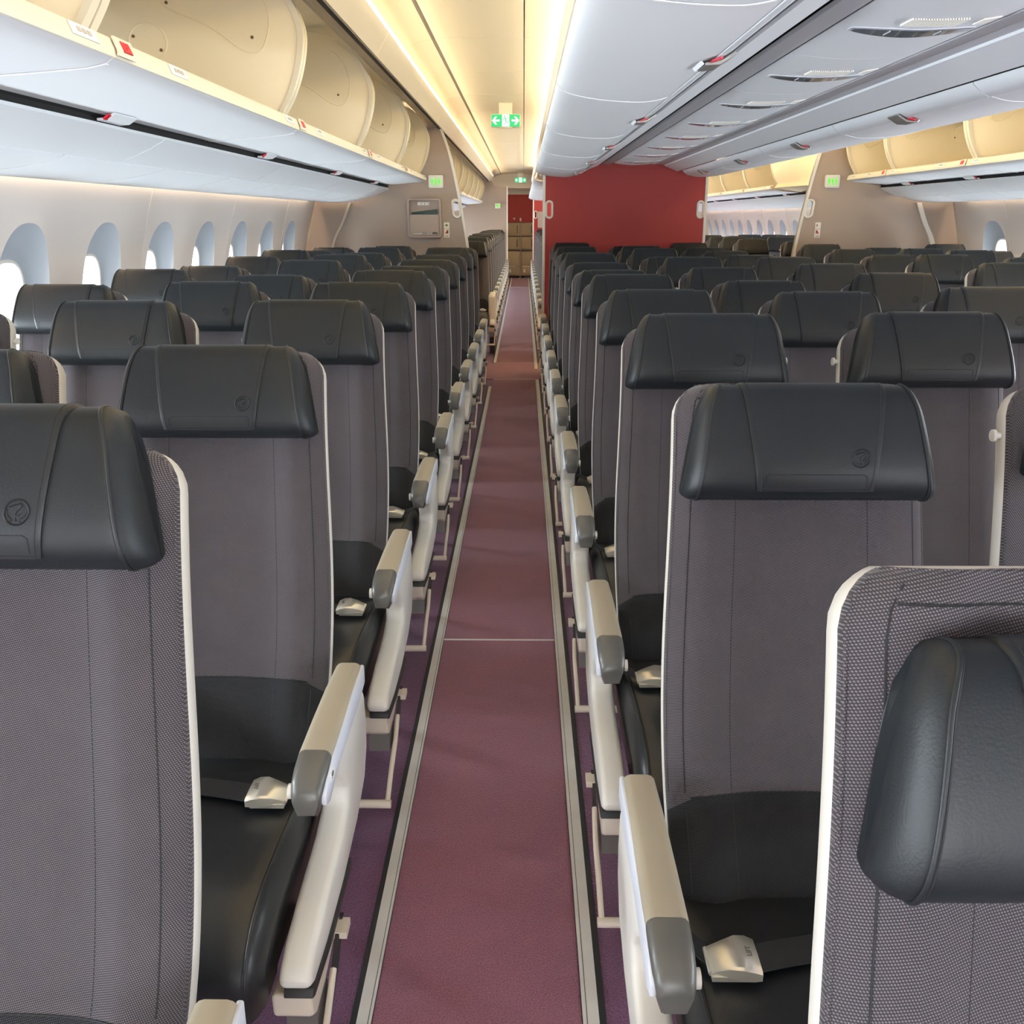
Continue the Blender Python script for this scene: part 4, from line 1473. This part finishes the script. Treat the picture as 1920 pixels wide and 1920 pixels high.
# ------------------------------------------------------------------ exit signs
def exit_sign(x, y, z, label):
    r = thing('exit_sign', label, 'exit sign', (x, y, z), 'hanging exit signs')
    MB().box(-0.058, 0.058, 0.004, 0.034, 0.052, 2.322 - z).obj('hanger', 'ceil', r, 40, 0.004, 2)
    MB().plate(rrect(-0.128, 0.128, -0.054, 0.054, 0.010), 'y', 0.0, 0.036).obj('housing', 'edge', r, 40, 0.003, 2)
    MB().box(-0.060, 0.060, 0.004, 0.034, -0.064, -0.052).obj('base', 'edge', r, 40, 0.003, 2)
    mb = MB()
    mb.plate(rrect(-0.124, 0.124, -0.050, 0.050, 0.008), 'y', -0.002, 0.002, 0)
    mb.plate([(-0.032, -0.049), (0.036, -0.049), (0.034, -0.034), (0.038, -0.020), (0.032, -0.010), (0.032, 0.049), (-0.032, 0.049)], 'y', -0.004, 0.0, 1)
    for s in (-1, 1):
        arrow = [(0.120, 0.0), (0.090, 0.033), (0.074, 0.033), (0.092, 0.0085), (0.052, 0.0085), (0.052, -0.0085), (0.092, -0.0085), (0.074, -0.033), (0.090, -0.033)]
        mb.plate([(s * a, b) for a, b in arrow], 'y', -0.004, 0.0, 1)
    # running figure in the doorway
    mb.disc((-0.010, -0.006, 0.033), 0.006, 'y', 0.002, 12, 0)
    limbs = [[(-0.004, 0.022), (0.004, -0.006)], [(-0.004, 0.020), (-0.016, 0.012), (-0.026, 0.006)], [(-0.003, 0.021), (0.010, 0.018), (0.016, 0.024)], [(0.004, -0.006), (0.014, -0.018), (0.028, -0.020)], [(0.004, -0.006), (-0.004, -0.020), (-0.012, -0.034)]]
    for q, l in enumerate(limbs):
        mb.tube([(a, -0.005, b) for a, b in l], 0.0042 if q == 0 else 0.0026, 6, 0)
    mb.obj('pictogram', ['lit_green', 'lit_white'], r, 40, label='green and white running figure with two arrows')


exit_sign(-0.159, 8.9, 2.178, 'green and white exit sign hanging over the aisle before the partitions')
exit_sign(-0.07, 22.2, 2.178, 'smaller-looking exit sign far down the near aisle before the galley')

# ------------------------------------------------------------------ galley at the end of the aisle
MB().box(-1.0, 1.8, 22.6, 22.66, 2.02, 2.36).obj('wall_header', 'ceil', kind='structure')
r = thing('galley_wall', 'red galley front panel above the beige trolleys at the aisle end', 'galley', (0, 0, 0))
MB().box(-0.8, 0.9, 23.36, 23.42, 1.28, 1.90).obj('panel', 'redwall', r, label='red panel')
MB().box(-0.8, 0.9, 23.34, 23.42, 1.90, 2.10).obj('header', 'ceil', r, 40, 0.004)
MB().box(-0.24, -0.20, 23.345, 23.36, 1.34, 1.38).obj('latch', 'edge', r, 40, 0.004)
MB().box(-0.09, -0.05, 23.345, 23.36, 1.30, 1.38).obj('latch', 'edge', r, 40, 0.004)
for c, (x0, x1) in enumerate(((-0.395, -0.085), (-0.055, 0.255))):
    nm = 'outer' if c == 0 else 'inner'
    for lv, (z0, z1, kind) in enumerate(((0.05, 0.62, 'trolley'), (0.66, 0.95, 'drawer'), (0.97, 1.27, 'container'))):
        t = thing({'trolley': 'service_trolley', 'drawer': 'carrier_box', 'container': 'meal_container'}[kind], f'beige galley {kind} at the aisle end, in the stack {"by the beige partition" if c == 0 else "by the second red partition"}', 'galley container', (0, 0, 0))
        MB().box(x0, x1, 23.38, 23.9, z0, z1).obj('body', 'trolley', t, 40, 0.006)
        if lv == 0:
            MB().box(x0 + 0.02, x1 - 0.02, 23.365, 23.382, z0 + 0.24, z1 - 0.03).obj('door', 'trolley', t, 40, 0.006)
            MB().box(x0 + 0.02, x1 - 0.02, 23.365, 23.382, z0 + 0.02, z0 + 0.22).obj('door', 'trolley', t, 40, 0.006)
            MB().box(x0 + 0.04, x1 - 0.10, 23.350, 23.366, z0 + 0.215, z0 + 0.228).obj('handle', 'edge', t, 40, 0.003)
            MB().box(x0 + 0.06, x0 + 0.10, 23.360, 23.366, z0 + 0.08, z0 + 0.16).obj('placard', 'paper', t)
            for xw in (x0 + 0.05, x1 - 0.05):
                MB().tube([(xw - 0.012, 23.44, 0.025), (xw + 0.012, 23.44, 0.025)], 0.025, 12).obj('wheel', 'rubber', t)
        else:
            MB().box(x0 + 0.02, x1 - 0.02, 23.368, 23.382, z0 + 0.02, z1 - 0.02).obj('door', 'trolley', t, 40, 0.006)
            MB().box(x1 - 0.07, x1 - 0.045, 23.350, 23.369, z0 + 0.06, z1 - 0.05).obj('handle', 'steel', t, 40, 0.003)
MB().box(-0.078, -0.062, 23.37, 23.42, 0, 1.28).obj('trim_98', 'joint', kind='structure')

# ------------------------------------------------------------------ light from the open cabin behind, camera
w = bpy.data.worlds.new('World')
S.world = w
w.use_nodes = True
w.node_tree.nodes['Background'].inputs[0].default_value = (0.93, 0.96, 1.0, 1)
w.node_tree.nodes['Background'].inputs[1].default_value = 15.0

cam = bpy.data.cameras.new('Camera')
cam.sensor_width = 36
cam.lens = 36 * 1775 / 1920
cam.clip_start = 0.02
co = bpy.data.objects.new('Camera', cam)
COL.objects.link(co)
co.location = (0, 0, 1.36)
co.rotation_euler = (radians(90 - 17.2138), 0, 0.0116)
S.camera = co
S.view_settings.view_transform = 'Standard'
S.view_settings.look = 'None'
S.view_settings.exposure = 0.0
S.view_settings.gamma = 1.0
S.view_settings.use_curve_mapping = False
S.cycles.use_denoising = True
S.cycles.max_bounces = 8
S.cycles.diffuse_bounces = 5
S.cycles.sample_clamp_indirect = 8
